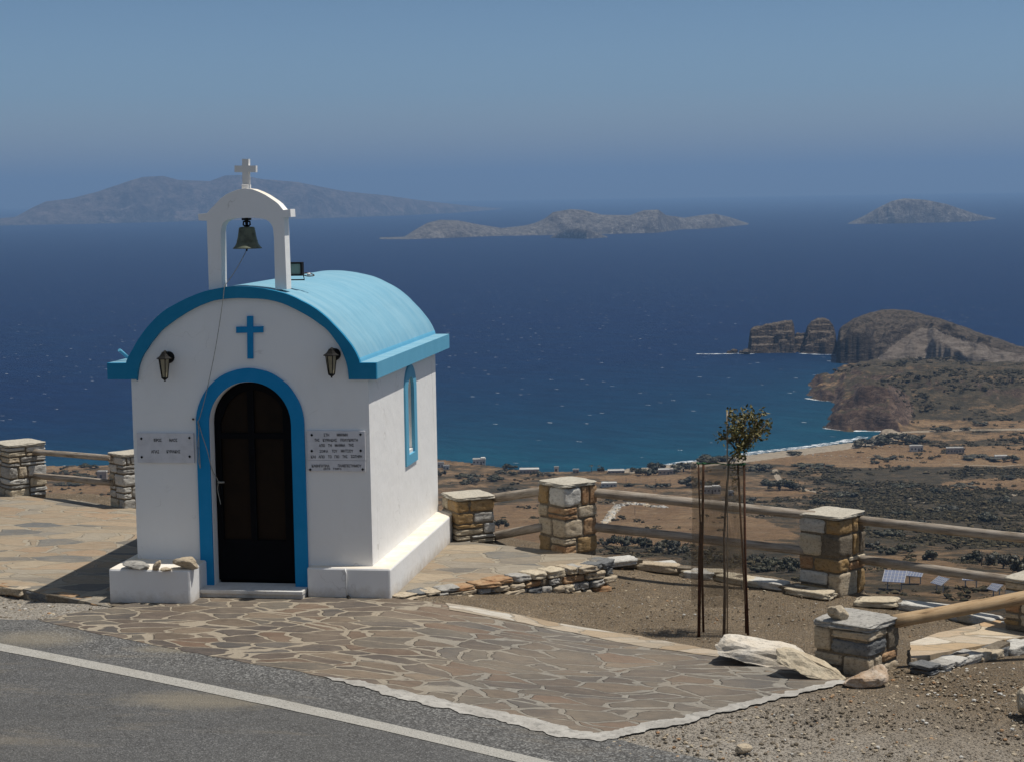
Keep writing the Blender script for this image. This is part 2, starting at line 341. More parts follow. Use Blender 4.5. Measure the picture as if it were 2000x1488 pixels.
def asphalt():
    t = NT('asphalt'); p = t.pos(); sep = t.n('SeparateXYZ', {'Vector': p})
    rd = t.math('ADD', t.math('MULTIPLY', t.math('SUBTRACT', sep.outputs[0], float(LN0[0])), float(LNN[0])), t.math('MULTIPLY', t.math('SUBTRACT', sep.outputs[1], float(LN0[1])), float(LNN[1])))
    side = t.n('MapRange', {'Value': t.math('ADD', rd, t.math('MULTIPLY', t.noise(p, 3, 5, .7), .3)), 'From Min': .1, 'From Max': .5}).outputs[0]
    v = t.n('TexVoronoi', {'Vector': p, 'Scale': 115, 'Randomness': 1}); vs = t.n('SeparateColor', {'Color': v.outputs['Color']})
    a = t.ramp(vs.outputs[0], [(0, (.070, .069, .068)), (.4, (.096, .095, .093)), (.75, (.132, .130, .127)), (.94, (.21, .207, .20))], 'LINEAR')
    v2 = t.n('TexVoronoi', {'Vector': p, 'Scale': 72, 'Randomness': 1}); vs2 = t.n('SeparateColor', {'Color': v2.outputs['Color']})
    g = t.ramp(vs2.outputs[0], [(0, (.060, .058, .055)), (.35, (.105, .103, .10)), (.7, (.165, .162, .155)), (.95, (.30, .295, .28))], 'LINEAR')
    c = t.mix(side, a, g)
    c = t.mix(t.ramp(t.noise(p, .7, 6, .65), [(.35, .0), (.65, .35)]), c, (.12, .115, .105))
    st = t.noise(t.pos((.35, 1.4, 1), (0, 0, -.48)), 1.0, 6, .7)
    c = t.mix(t.ramp(st, [(.545, 0.), (.70, .6)]), c, (.24, .205, .155))
    ck = t.math('ABSOLUTE', t.math('SUBTRACT', t.noise(p, .55, 7, .75, .4), .5)); c = t.mix(t.ramp(ck, [(.0, .6), (.005, 0.)]), c, (.03, .028, .026))
    for (gx, gy, r1, r2) in ((395, 1368, .75, .30), (70, 1247, .55, .35), (330, 1268, .45, .15)):
        g0 = gpt(gx, gy); mp = t.n('Mapping', {'Vector': p, 'Location': (-g0.x/r1, -g0.y/r2, 0), 'Scale': (1/r1, 1/r2, 0)}).outputs[0]
        ln_ = t.n('VectorMath', {0: mp}, operation='LENGTH').outputs['Value']; ln_ = t.math('ADD', ln_, t.math('MULTIPLY', t.math('SUBTRACT', t.noise(p, 5, 7, .8), .5), 1.5))
        c = t.mix(t.ramp(ln_, [(.35, .6), (1.0, 0.)]), c, (.27, .235, .175))
    c = t.mix(t.ramp(t.noise(t.pos((.12, 1.6, 1), (0, 0, -.48)), 1.0, 4, .6), [(.5, 0.), (.7, .35)]), c, (.062, .061, .060))
    t.col(c); t.bump(t.math('ADD', v2.outputs['Distance'], t.noise(p, 160, 4, .7)), .9, .010)
    return t.m
M['asphalt'] = asphalt()
def paint():
    t = NT('worn_white_road_paint'); p = t.pos()
    c = t.ramp(t.noise(p, 90, 6, .85), [(.38, (.13, .125, .115)), (.49, (.36, .345, .31)), (.7, (.46, .44, .40))])
    c = t.mix(t.ramp(t.noise(p, 3, 5, .7), [(.5, 0.), (.75, .45)]), c, (.26, .24, .20))
    t.col(c); t.bump(t.noise(p, 120, 4, .8), .8, .006); return t.m
M['paint'] = paint()
M['cement'] = stone('pale_cement', (.46, .44, .40), (.29, .27, .24), 3)

# ------------------------------------------------------------------ near ground
def sheet(name, poly, mat, zf, dz, step=.3, skirt=0.0, label=None, cat=None, kind='structure'):
    bm = bmesh.new(); vs = [bm.verts.new((p[0], p[1], 0)) for p in poly]; bm.faces.new(vs)
    bmesh.ops.triangulate(bm, faces=bm.faces)
    xs = [p[0] for p in poly]; ys = [p[1] for p in poly]
    for ax, lo, hi in ((0, min(xs), max(xs)), (1, min(ys), max(ys))):
        k = math.ceil(lo/step)*step
        while k < hi:
            co = [0, 0, 0]; no = [0, 0, 0]; co[ax] = k; no[ax] = 1
            bmesh.ops.bisect_plane(bm, geom=bm.verts[:]+bm.edges[:]+bm.faces[:], plane_co=co, plane_no=no); k += step
    for v in bm.verts: v.co.z = float(zf(v.co.x, v.co.y))+dz
    if skirt:
        be = [e for e in bm.edges if e.is_boundary]
        r = bmesh.ops.extrude_edge_only(bm, edges=be)
        for g in r['geom']:
            if isinstance(g, bmesh.types.BMVert): g.co.z -= skirt
    bmesh.ops.recalc_face_normals(bm, faces=bm.faces)
    top = [f for f in bm.faces if abs(f.normal.z) > .5]
    if top and top[0].normal.z < 0: bmesh.ops.reverse_faces(bm, faces=bm.faces)
    me = bpy.data.meshes.new(name); bm.to_mesh(me); bm.free(); me.materials.append(mat)
    o = bpy.data.objects.new(name, me); COL.objects.link(o); tag(o, label, cat, None, kind); return o
def rag(pts, amp, step=.12, seed=0, fr=4):
    out = []
    for i in range(len(pts)):
        a = Vector(pts[i][:2]); b = Vector(pts[(i+1) % len(pts)][:2]); n = max(1, int((b-a).length/step)); pr = Vector((-(b-a).y, (b-a).x)).normalized()
        for k in range(n):
            p = a.lerp(b, k/n); q = p + pr*amp*fbm((p.x*fr+seed, p.y*fr, seed*3.1), 5); out.append((q.x, q.y))
    return out
# earth sheet
LOWPX = [(60, 1212), (213, 1180), (765, 1140), (870, 1172), (930, 1182), (1100, 1214), (1250, 1237), (1400, 1265), (1520, 1288), (1660, 1318), (1665, 1342), (1350, 1415), (1160, 1456), (1000, 1416), (640, 1340), (300, 1275)]
def build_ground():
    xs = np.concatenate([np.arange(-30, -6, 1.5), np.arange(-6, 9, .2), np.arange(9, 34, 1.5)])
    ys = np.concatenate([np.arange(-34, -8, 1.0), np.arange(-8, 6, .2), np.arange(6, 26, 1.0)])
    X, Y = np.meshgrid(xs, ys)
    s = Y - yf(X); verge = 0.40 + 0.55*(1-sst(-3.2, -2.2, X))
    Z = G(X, Y) - 0.006
    Z = np.where(s > verge, Z - 0.62*(s-verge) - 0.02*(s-verge)**2, Z)
    nz = np.array([mnoise.fractal(Vector((float(a)*1.3, float(b)*1.3, 0)), 1.0, 2.0, 4) for a, b in zip(X.ravel(), Y.ravel())]).reshape(X.shape)
    # small bumps only where the earth lies open
    pw_ = [gpt(*p)[:2] for p in LOWPX]; ins = np.zeros(X.shape, bool)
    for (x1, y1), (x2, y2) in zip(pw_, pw_[1:]+pw_[:1]):
        ins ^= ((y1 > Y) != (y2 > Y)) & (X < (x2-x1)*(Y-y1)/(y2-y1+1e-12)+x1)
    open_ = np.clip(sst(1.6, 3.0, X)*1.0 + (s > .4), 0, 1)*(~ins)*(road_n(X, Y) > .9)
    Z = Z + open_*0.018*nz*(Z > -30) - open_*0.006
    v = np.stack([X, Y, Z], -1).reshape(-1, 3); ny, nx = X.shape
    i = np.arange(ny*nx).reshape(ny, nx)
    f = np.stack([i[:-1, :-1], i[:-1, 1:], i[1:, 1:], i[1:, :-1]], -1).reshape(-1, 4)
    me = bpy.data.meshes.new('ground'); me.from_pydata(v.tolist(), [], f.tolist()); me.materials.append(M['earth'])
    me.polygons.foreach_set('use_smooth', [True]*len(f))
    o = bpy.data.objects.new('ground', me); COL.objects.link(o); tag(o, kind='structure')
build_ground()
# road
def rp(t, n): return (LN0[0]+LNT[0]*t+LNN[0]*n, LN0[1]+LNT[1]*t+LNN[1]*n)
edge = [gpt(*p) for p in ((75, 1212), (160, 1230), (300, 1262), (500, 1300), (640, 1327), (800, 1364), (1000, 1404), (1160, 1442))]
lc = [gpt(x, 1264+.19*x+.0000235*x*x) for x in range(-300, 1400, 100)]
l0, l1 = lc[0], lc[-1]; ld = (l1-l0); ld.z = 0; ld.normalize(); ln = Vector((-ld.y, ld.x, 0))
ld0 = (lc[1]-lc[0]).normalized(); ld1 = (lc[-1]-lc[-2]).normalized(); lc = [l0-ld0*14]+[l0-ld0*6]+lc+[l1+ld1*5, l1+ld1*13]
sheet('road_marking', [tuple((p+ln*(-.082+.012*fbm((k*.9, 0, 0))))[:2]) for k, p in enumerate(lc)]+[tuple((p+ln*(.082+.012*fbm((k*.7, 3, 0))))[:2]) for k, p in list(enumerate(lc))[::-1]], M['paint'], G, .006, .3)
far = [(l0-ld*14+ln*1.3)[:2]] + [gpt(-60, 1204)[:2], gpt(20, 1210)[:2]] + [(p.x, p.y+.07) for p in edge] + [(l1+ld*.3+ln*.75)[:2], (l1+ld*8+ln*.6)[:2], (l1+ld*14+ln*.7)[:2]]
fr = []
for a_, b_ in zip(far[:-1], far[1:]):
    a_, b_ = Vector(a_), Vector(b_); n__ = max(1, int((b_-a_).length/.2))
    for k in range(n__):
        q = a_.lerp(b_, k/n__); fr.append((q.x, q.y+.07*fbm((q.x*5, q.y*5, 2), 4)))
fr.append(tuple(far[-1]))
sheet('road', fr+[(l1+ld*14-ln*7)[:2], (l0-ld*14-ln*7)[:2]], M['asphalt'], G, .002, .3)
# lower paving
low = [(75, 1212), (140, 1197), (213, 1188), (360, 1150), (700, 1140), (765, 1162), (800, 1171), (870, 1180), (930, 1190), (1020, 1207), (1100, 1222), (1250, 1245), (1400, 1275), (1520, 1296), (1600, 1308), (1645, 1330), (1500, 1364), (1350, 1399), (1160, 1438), (1000, 1398), (800, 1358), (640, 1323), (500, 1298), (300, 1260), (160, 1230)]
low_w = [gpt(*p)[:2] for p in low]
sheet('paving', rag(low_w, .03, .12, 1), M['flag_low'], G, .005, .25, .006)
cem = [gpt(*p) for p in ((632, 1322), (700, 1330), (800, 1353), (1000, 1394), (1160, 1434), (1350, 1396), (1500, 1361), (1640, 1328), (1655, 1334), (1540, 1361), (1420, 1391), (1330, 1414), (1230, 1436), (1165, 1449), (1080, 1437), (1000, 1415), (870, 1386), (780, 1365), (690, 1340))]
sheet('cement_strip', rag([p[:2] for p in cem], .045, .025, 5, 11), M['cement'], G, .009, .25)
# pale cement border between paving and the bed
bd = [gpt(*p) for p in ((870, 1178), (1000, 1199), (1120, 1223), (1250, 1243), (1410, 1273), (1400, 1284), (1250, 1262), (1120, 1236), (1000, 1214), (880, 1192))]
sheet('paving_border', rag([p[:2] for p in bd], .035, .10, 8), M['flag_border'], G, .009, .25)
# terrace (upper paving round the chapel)
kl = [onz(0, 1141), onz(100, 1160), onz(213, 1184)]
k0 = kl[0] + (kl[0]-kl[2])*4.0
tr = [(820, 1157), (884, 1149), (950, 1136), (983, 1128), (1029, 1120), (1096, 1109), (1149, 1100), (1188, 1088), (1137, 1081), (1050, 1071), (963, 1062), (890, 1055)]
ter = [k0, kl[0], kl[1], kl[2], Vector((-1.0, -.3, 0)), Vector((1.2, -.02, 0))] + [onz(*p) for p in tr] + [Vector((0, 3.3, 0)), onz(235, 990), onz(150, 976), onz(40, 967), onz(-60, 962), Vector((-13, 9.0, 0))]
sheet('terrace', rag([p[:2] for p in ter], .02, .15, 2), M['flag_up'], lambda x, y: 0.0*x, .0, .5, .42)

# ------------------------------------------------------------------ stones
def rstone(mb, c, d, R=None, mi=0, seed=None, rough=.09, sub=3, power=5.0):
    """rounded, chipped block"""
    seed = random.random()*100 if seed is None else seed
    n = sub+1; c = Vector(c); vs = {}; out = []; fs = []
    def vid(p):
        k = tuple(round(x, 4) for x in p)
        if k not in vs:
            q = Vector(p); L = (abs(q.x)**power+abs(q.y)**power+abs(q.z)**power)**(1/power)
            q = q/L*1.0
            a = 1+rough*fbm(q*1.3+Vector((seed, seed*.7, 0)), 3)+rough*.5*fbm(q*4+Vector((0, seed, seed)), 3)
            q = Vector((q.x*d[0]*.5*a, q.y*d[1]*.5*a, q.z*d[2]*.5*(1+(a-1)*.7)))
            if R: q = R @ q
            vs[k] = len(out); out.append(q+c)
        return vs[k]
    for ax in range(3):
        for sg in (-1, 1):
            for i in range(n):
                for j in range(n):
                    def P(a, b):
                        p = [0, 0, 0]; p[ax] = sg; p[(ax+1) % 3] = -1+2*a/n; p[(ax+2) % 3] = -1+2*b/n; return p
                    q = [vid(P(i, j)), vid(P(i+1, j)), vid(P(i+1, j+1)), vid(P(i, j+1))]
                    fs.append(q if sg > 0 else q[::-1])
    mb.add(out, fs, mi, True)
def rock_pts(dims, R, seed, cuts=14, sub=4, rough=.05):
    """faceted rock: sphere cut by random planes, then roughened"""
    r = random.Random(seed)
    pl = []
    for _ in range(cuts):
        n = Vector((r.gauss(0, 1), r.gauss(0, 1), r.gauss(0, 1))).normalized(); pl.append((n, r.uniform(.62, .95)))
    bm = bmesh.new(); bmesh.ops.create_icosphere(bm, subdivisions=sub, radius=1)
    for v in bm.verts:
        d = v.co.normalized(); t = 1.0
        for n, o in pl:
            k = d.dot(n)
            if k > 1e-3: t = min(t, o/k)
        t *= 1+rough*fbm(d*2.2+Vector((seed, 0, 0)), 4)+rough*.5*fbm(d*8+Vector((0, seed, 0)), 3)
        v.co = R @ Vector((d.x*t*dims[0]*.5, d.y*t*dims[1]*.5, d.z*t*dims[2]*.5))
    vs = [v.co.copy() for v in bm.verts]; fs = [tuple(v.index for v in f.verts) for f in bm.faces]; bm.free(); return vs, fs
def rock(name, loc, dims, rot, seed, mat, label, cat='rock', cuts=14, sub=4, group=None, rough=.05, sink=.06):
    R = Matrix.Rotation(rot[2], 3, 'Z') @ Matrix.Rotation(rot[1], 3, 'Y') @ Matrix.Rotation(rot[0], 3, 'X')
    vs, fs = rock_pts(dims, R, seed, cuts, sub, rough); zmin = min(v.z for v in vs)
    mb = MB(); mb.add([(v.x, v.y, v.z-zmin-sink*dims[2]) for v in vs], fs, 0, False)
    o = mb.build(name, mat); o.location = loc; return tag(o, label, cat, group)

def pillar(px, py, base_z, faces, h, label, seed, pal, cap_t=.042, cap_mat='cap', courses=4, capover=.002, off=None):
    """px,py: pixel of the near bottom corner. faces: widths in px of left and right visible face"""
    p0 = onz(px, py, base_z); dist = (p0-CAM).dot(FW); wl, wr = faces
    side = math.hypot(wl, wr)*dist/F_PX; th = math.atan2(wr, wl)          # left face turned by th
    r2 = Vector((RH.x, RH.y, 0)); f2 = Vector((FH.x, FH.y, 0))
    a = (-r2*math.cos(th)+f2*math.sin(th)); b = (r2*math.sin(th)+f2*math.cos(th))   # along left and right faces, away from near corner
    side_c = side; ctr = p0 + (a+b)*side/2; ang = math.atan2(b.y, b.x)
    R = Matrix.Rotation(ang, 3, 'Z')      # local x along right face, local y along left face (a)
    root = empty('stone_pillar', (ctr.x, ctr.y, base_z-.05), label, 'pillar', 'stone pillars of the roadside fence')
    rr = random.Random(seed); core = MB(); body = h-cap_t
    core.box((ctr.x, ctr.y, base_z+body/2-.04), (side*.90, side*.90, body+.06), R, 0)
    core.build('mortar_core', M['mortar'], root)
    mb = MB(); zc = base_z-.03; hs = [rr.uniform(.7, 1.3) for _ in range(courses)]; tot = sum(hs)
    for ci, q in enumerate(hs):
        hh = q/tot*(body+.03); s1 = rr.uniform(.3, .7); s2 = rr.uniform(.3, .7)
        def put(x0, x1, y0, y1, z0, z1, mi):
            g = .016
            c = Vector(((x0+x1)/2-.5, (y0+y1)/2-.5, 0))*side
            d = ((x1-x0)*side-g, (y1-y0)*side-g, (z1-z0)-g)
            c = R @ c; rstone(mb, (ctr.x+c.x, ctr.y+c.y, (z0+z1)/2), d, R, mi, None, .085, 8, 11.0)
        for (x0, x1, y0, y1) in ((0, s1, 0, s2), (s1, 1, 0, 1-s2), (0, 1-s1, s2, 1), (1-s1, 1, 1-s2, 1)):
            if x1-x0 < .1 or y1-y0 < .1: continue
            k = rr.random()
            if k < .35:
                m = zc+hh*rr.uniform(.35, .65)
                put(x0, x1, y0, y1, zc, m, rr.choice(pal)); put(x0, x1, y0, y1, m, zc+hh, rr.choice(pal))
            elif k < .5 and y0 == 0:
                m = (x0+x1)/2; put(x0, m, y0, y1, zc, zc+hh, rr.choice(pal)); put(m, x1, y0, y1, zc, zc+hh, rr.choice(pal))
            else: put(x0, x1, y0, y1, zc, zc+hh, rr.choice(pal))
        zc += hh
    mb.build('stonework', STONES, root)
    cap = MB(); rstone(cap, (ctr.x, ctr.y, base_z+h-cap_t/2-.005), (side+capover*2, side+capover*2, cap_t), R, 0, seed, .075, 16, 9)
    cap.build('capstone', M[cap_mat], root)
    return dict(c=ctr, side=side, R=R, root=root, a=a, b=b, near=p0, z=base_z, h=h)
PALW = [0, 0, 5, 1, 1, 5, 2, 0]; PALO = [3, 3, 4, 5, 2, 0, 7, 4, 3]; PALM = [0, 1, 2, 5, 5, 3, 2, 4]
pL1 = pillar(20, 970, 0, (50, 62), .64, 'pale stone pillar at the far left edge, holding the left ends of two log rails', 11, PALW, courses=5)
pL2 = pillar(243, 993, 0, (40, 45), .64, 'pale stone pillar half hidden behind the left wall of the chapel', 12, PALW, courses=5)
pP1 = pillar(893, 1059, 0, (34, 76), .47, 'low stone pillar directly behind the right rear corner of the chapel', 13, [2, 5, 3, 1, 3, 0, 5], courses=4)
pP2 = pillar(1104, 1081, 0, (53, 68), .70, 'ochre and rust stone pillar at the back corner of the right terrace', 24, PALO)
pP3 = pillar(1640, 1166, -.40, (72, 67), .80, 'stone pillar with ochre block and white cap, right of the sapling', 15, [5, 3, 2, 5, 0, 3, 4, 7], courses=4)
pP5 = pillar(1697, 1326, -.22, (97, 83), .42, 'squat dark stone pillar beside the boulders with a small rock on top', 16, [2, 7, 4, 7, 6, 2], cap_mat='s_grey', courses=2, cap_t=.06)
pP4 = pillar(2040, 1225, -.30, (66, 60), .41, 'low stone pillar cut by the right edge of the picture', 17, PALM, courses=3)
pP6 = pillar(2230, 1250, -.30, (80, 70), .95, 'stone pillar beyond the right edge', 18, PALM)

# ------------------------------------------------------------------ log rails
def rail(p, q, r, label, mat='wood', group='log rails between the stone pillars'):
    p = Vector(p); q = Vector(q); L = (q-p).length; n = max(6, int(L/.15)); mb = MB()
    rr = [r*(1+.04*fbm((k*.5, r*99, p.x), 3)) for k in range(n+1)]
    mb.tube([(L*k/n, .004*fbm((k*.12, p.x, 1), 2), .004*fbm((k*.12, p.x, 5), 2)) for k in range(n+1)], rr, 16, wob=.05)
    o = mb.build('log_rail', M[mat]); d = (q-p).normalized(); y = Vector((0, 0, 1)).cross(d).normalized(); z = d.cross(y)
    o.matrix_world = Matrix.Translation(p) @ Matrix((d, y, z)).transposed().to_4x4()
    return tag(o, label, 'rail', group)
def at_pillar(px, py, P, t=0.5):
    """point on the ray at the horizontal distance of the pillar centre"""
    d = ray(px, py); f = Vector((FH.x, FH.y, 0)); k = (P['c']-CAM).dot(f)/d.dot(f); return CAM + d*k
def ext(a, b, e0, e1): d = (b-a).normalized(); return a-d*e0, b+d*e1
def rl(pa, A, pb, B, r, label, mat='wood', e0=.1, e1=.12, **k):
    a = at_pillar(*pa, A); b = at_pillar(*pb, B); a, b = ext(a, b, e0, e1); return rail(a, b, r, label, mat, **k)
rl((52, 881), pL1, (206, 893), pL2, .036, 'upper grey log rail between the two left pillars')
rl((52, 927), pL1, (206, 941), pL2, .038, 'lower grey log rail between the two left pillars')
rl((966, 972), pP1, (1076, 956), pP2, .047, 'upper sunlit log rail between the low rear pillar and the ochre pillar', e1=0)
rl((966, 1046), pP1, (1062, 1028), pP2, .045, 'lower sunlit log rail between the low rear pillar and the ochre pillar', e1=0)
rl((1142, 960), pP2, (1568, 1003), pP3, .047, 'upper long log rail running behind the sapling', e0=0)
rl((1144, 1027), pP2, (1568, 1074), pP3, .045, 'lower long log rail running behind the sapling', e0=0)
rl((1674, 1015), pP3, (2240, 1076), pP6, .047, 'upper log rail from the white-capped pillar to the right edge', e0=0)
rl((1674, 1091), pP3, (2020, 1139), pP4, .046, 'lower log rail from the white-capped pillar to the low right pillar', e0=0)
a = at_pillar(1742, 1214, pP5); b = onz(2230, 1120, .2)
dd = ray(2260, 1118); b = CAM + dd*(((pP5['c']-CAM).length*1.10)/dd.length)
rail(a, b, .055, 'yellowish log rail rising from the squat pillar to the right edge', 'wood2')

# ------------------------------------------------------------------ masonry edges
def edge_wall(name, pts, hfun, label, pal, seed, thick=.22, rows=2, cat='wall', lens=(.14, .34), topflat=False, jit=.03):
    rr = random.Random(seed); mb = MB(); core = MB()
    for i in range(len(pts)-1):
        a, b = Vector(pts[i]), Vector(pts[i+1]); L = (b-a).length; d = (b-a)/L; ang = math.atan2(d.y, d.x); R = Matrix.Rotation(ang, 3, 'Z')
        hb = hfun(i+.5); m = (a+b)/2
        core.box((m.x, m.y, m.z-hb/2-.02), (L+.02, thick*.6, hb), R)
        for row in range(rows):
            s = rr.uniform(-.1, 0)
            while s < L:
                l = rr.uniform(*lens); t = (s+l/2)/L
                hh = hfun(i+min(max(t, 0), 1)); z1 = a.z+(b.z-a.z)*t - hh*row/rows; hz = hh/rows
                p = a+d*(s+l/2)+R@Vector((0, rr.uniform(-jit, jit), 0))
                Rz = R @ Matrix.Rotation(rr.uniform(-.08, .08), 3, 'Z') @ Matrix.Rotation(rr.uniform(-.06, .06), 3, 'Y')
                rstone(mb, (p.x, p.y, z1-hz/2+(rr.uniform(-.006, .006) if row == 0 else 0)), (l*.90, thick*rr.uniform(.8, 1.2), hz*rr.uniform(.72, .98)), Rz, rr.choice(pal), None, .13, 7, 12.0)
                s += l
    root = empty(name, Vector(pts[0]), label, cat)
    core.build('mortar_core', M['mortar'], root); mb.build('stonework', STONES, root); return root
tw = [onz(*p) for p in ((775, 1169), (820, 1157), (884, 1149), (950, 1137), (1029, 1121), (1096, 1110), (1149, 1101), (1172, 1094))]
tw = [Vector((p.x+.0, p.y+.05, .012)) for p in tw]
edge_wall('terrace_edge_wall', tw, lambda s: .05+.27*min(1, s/5.0), 'rough low stone edge of the terrace right of the chapel', [6, 1, 2, 2, 4, 5, 2, 7, 1, 2], 5, .2, 4, lens=(.09, .30), jit=.025)
edge_wall('terrace_kerb', [k0+Vector((0, .06, .008)), kl[0]+Vector((0, .06, .008)), kl[1]+Vector((0, .06, .008)), kl[2]+Vector((.05, .06, .008))], lambda s: .10, 'thin stone kerb along the front edge of the left terrace', [2, 7, 4, 2, 6], 6, .14, 1, lens=(.2, .5))
def kerb_z(px, py, dz): return gpt(px, py, dz)
edge_wall('bed_kerb', [gpt(1150, 1084, .07), gpt(1250, 1094, .07), gpt(1350, 1108, .07), gpt(1450, 1122, .07), gpt(1572, 1146, .07)], lambda s: .085, 'flat cream kerb stones edging the planting bed left of the white-capped pillar', [0, 5, 5, 2, 0], 8, .20, 1, cat='kerb', lens=(.3, .6))
edge_wall('bed_kerb', [gpt(1680, 1162, .07), gpt(1760, 1170, .07), gpt(1880, 1192, .07), gpt(1985, 1212, .07)], lambda s: .085, 'flat cream kerb stones edging the planting bed right of the white-capped pillar', [5, 0, 2, 5], 9, .22, 1, cat='kerb', lens=(.35, .6))
wk = [gpt(*p, .02) for p in ((1776, 1262), (1830, 1243), (1900, 1228), (1975, 1213), (2120, 1190), (2200, 1215), (2060, 1237), (1960, 1258), (1870, 1277), (1782, 1296))]
sheet('walkway', rag([p[:2] for p in wk], .02, .15, 9), M['flag_walk'], G, .06, .4, .10)
edge_wall('walkway_edge_wall', [gpt(1800, 1296, .07), gpt(1880, 1276, .07), gpt(1960, 1258, .08), gpt(2080, 1232, .1), gpt(2180, 1216, .1)], lambda s: .08+.07*min(s, 2.4), 'rough pale stone edging of the short walkway at the right edge', [0, 0, 1, 2, 6, 0], 10, .18, 2, lens=(.14, .3))

# ------------------------------------------------------------------ chapel
Y0 = 0.0
def fx(px, py, y=Y0): p = ony(px, py, y); return (p.x, p.z)
XL = fx(262, 900)[0]; XR = fx(722, 850)[0]
ZP = fx(727, 1103)[1]; ZE = (fx(262, 744)[1]+fx(721, 741)[1])/2
XE = fx(735, 740, -.04)[0]                                     # right eave, outer face
rear = onx(878, 682, XE); YR = rear.y; YW = onx(853, 840, XR).y
root = empty('chapel', ((XL+XR)/2, YW/2, 0), 'small white chapel with blue barrel roof, belfry arch and open blue-framed doorway', 'chapel')
# door geometry
dc = fx(489, 828); DR = (fx(570, 828)[0]-fx(411, 828)[0])/2; DO = (fx(594, 828)[0]-fx(383, 828)[0])/2
zd = fx(497, 1140, .0)[1]
def arch(cx, cz, r, zb, n=28):
    return [(cx-r, zb)]+[(cx-r*math.cos(math.pi*k/n), cz+r*math.sin(math.pi*k/n)) for k in range(n+1)]+[(cx+r, zb)]
inner_px = [(267, 745), (268, 735), (272.5, 709), (291, 676), (328, 635), (402, 592.6), (476, 583), (550, 592.6), (624, 633), (661, 674), (677, 712), (680.5, 740)]
outer_px = [(246, 707), (252, 694), (270, 663), (291, 635), (328, 602), (402, 568.6), (476, 560), (550, 572), (587, 587), (624, 609), (661, 644), (690.5, 681), (702, 706)]
YF = -.04
innr = catmull([fx(*p, YF) for p in inner_px]); outr = catmull([fx(*p, YF) for p in outer_px])
zeb = (fx(210, 742, YF)[1]+fx(735, 740, YF)[1])/2; zet = (fx(209, 712, YF)[1]+fx(734, 706, YF)[1])/2; xel = fx(210, 742, YF)[0]
innr = [(x+.003*fbm((x*9, z*9, 1), 3), z+.003*fbm((x*9, z*9, 5), 3)) for x, z in innr]; outr = [(x+.003*fbm((x*8, z*8, 2), 3), z+.003*fbm((x*8, z*8, 7), 3)) for x, z in outr]
innr[0] = (innr[0][0], zeb); innr[-1] = (innr[-1][0], zeb); outr[0] = (outr[0][0], zet); outr[-1] = (outr[-1][0], zet)
band = [(xel, zeb), (xel, zet)]+outr+[(XE, zet), (XE, zeb)]+innr[::-1]
# walls
wb = MB(); T = .22
# wall head follows the arch 30 mm outside the inner line of the roof band (inside the roof's thickness)
cxm = (innr[0][0]+innr[-1][0])/2
head = []
for (x, z) in innr[3:-3]:
    d = Vector((x-cxm, z-(zeb-.2))).normalized(); head.append((x+d.x*.035, z+d.y*.035))
zt = zeb+.03
outline = [(XL, 0), (XL, zt), (head[0][0], zt)]+[h for h in head if h[1] > zt+.01]+[(head[-1][0], zt), (XR, zt), (XR, 0)]
hole = arch(dc[0], dc[1], DR, .03)
wb.prism([outline, hole], 'y', Y0, Y0+T)
# rear wall and left wall
wb.prism([outline], 'y', YW-T, YW)
wb.prism([[(Y0+T, 0), (YW-T, 0), (YW-T, zt), (Y0+T, zt)]], 'x', XL, XL+T)
# right wall with window niche
wc = onx(801, 815, XR); wi = onx(801, 725, XR)
w_out_b = onx(801, 905, XR).z; w_in_b = onx(803, 885, XR).z
yA, yB = onx(789.5, 820, XR).y, onx(811.5, 815, XR).y; yc = (yA+yB)/2; rO = (yB-yA)/2
yiA, yiB = onx(795.5, 820, XR).y, onx(806.5, 815, XR).y; rI = (yiB-yiA)/2+.01
zO = onx(800, 711, XR).z-rO; 
wout = arch(yc, zO, rO, w_out_b); win = arch(yc, zO, rI, w_in_b); win_f = arch(yc, zO, rI-.006, w_in_b+.006)
wb.prism([[(Y0+T, 0), (YW-T, 0), (YW-T, zt), (Y0+T, zt)], win], 'x', XR-T, XR)
walls = wb.build('wall', M['plaster'], root, bevel=.012)
nb = MB(); nb.box((XR-T-.01, yc, (zO+w_in_b)/2+.1), (.02, rI*2+.1, zO-w_in_b+rI+.5)); 
wf = MB(); wf.prism([wout, win_f], 'x', XR-.015, XR+.018)
wfo = wf.build('window_frame', M['eave'], root, bevel=.004); nbo = nb.build('window_back', M['plaster'], root)
# cream sill in the niche
sl = MB(); sl.box((XR-T/2, yc, w_in_b+.02), (T-.01, rI*2-.004, .04)); sl.build('window_sill', M['marble'], root)
# roof
rf = MB(); rf.prism([band], 'y', YF+.045, YR)
rfo = rf.build('roof', [M['roof'], M['eave']], root)
for p in rfo.data.polygons:
    p.use_smooth = False
    if abs(p.normal.x) > .93 or p.normal.z < -.3: p.material_index = 1
me_ = rfo.data
for p in me_.polygons:
    if abs(p.normal.y) < .1 and p.material_index == 0 and p.normal.z > .2: p.use_smooth = True
rfo.modifiers.new('bevel', 'BEVEL').width = .008
fb = MB(); fb.prism([band], 'y', YF, YF+.0448); fb.build('fascia', M['fascia'], root, bevel=.003)
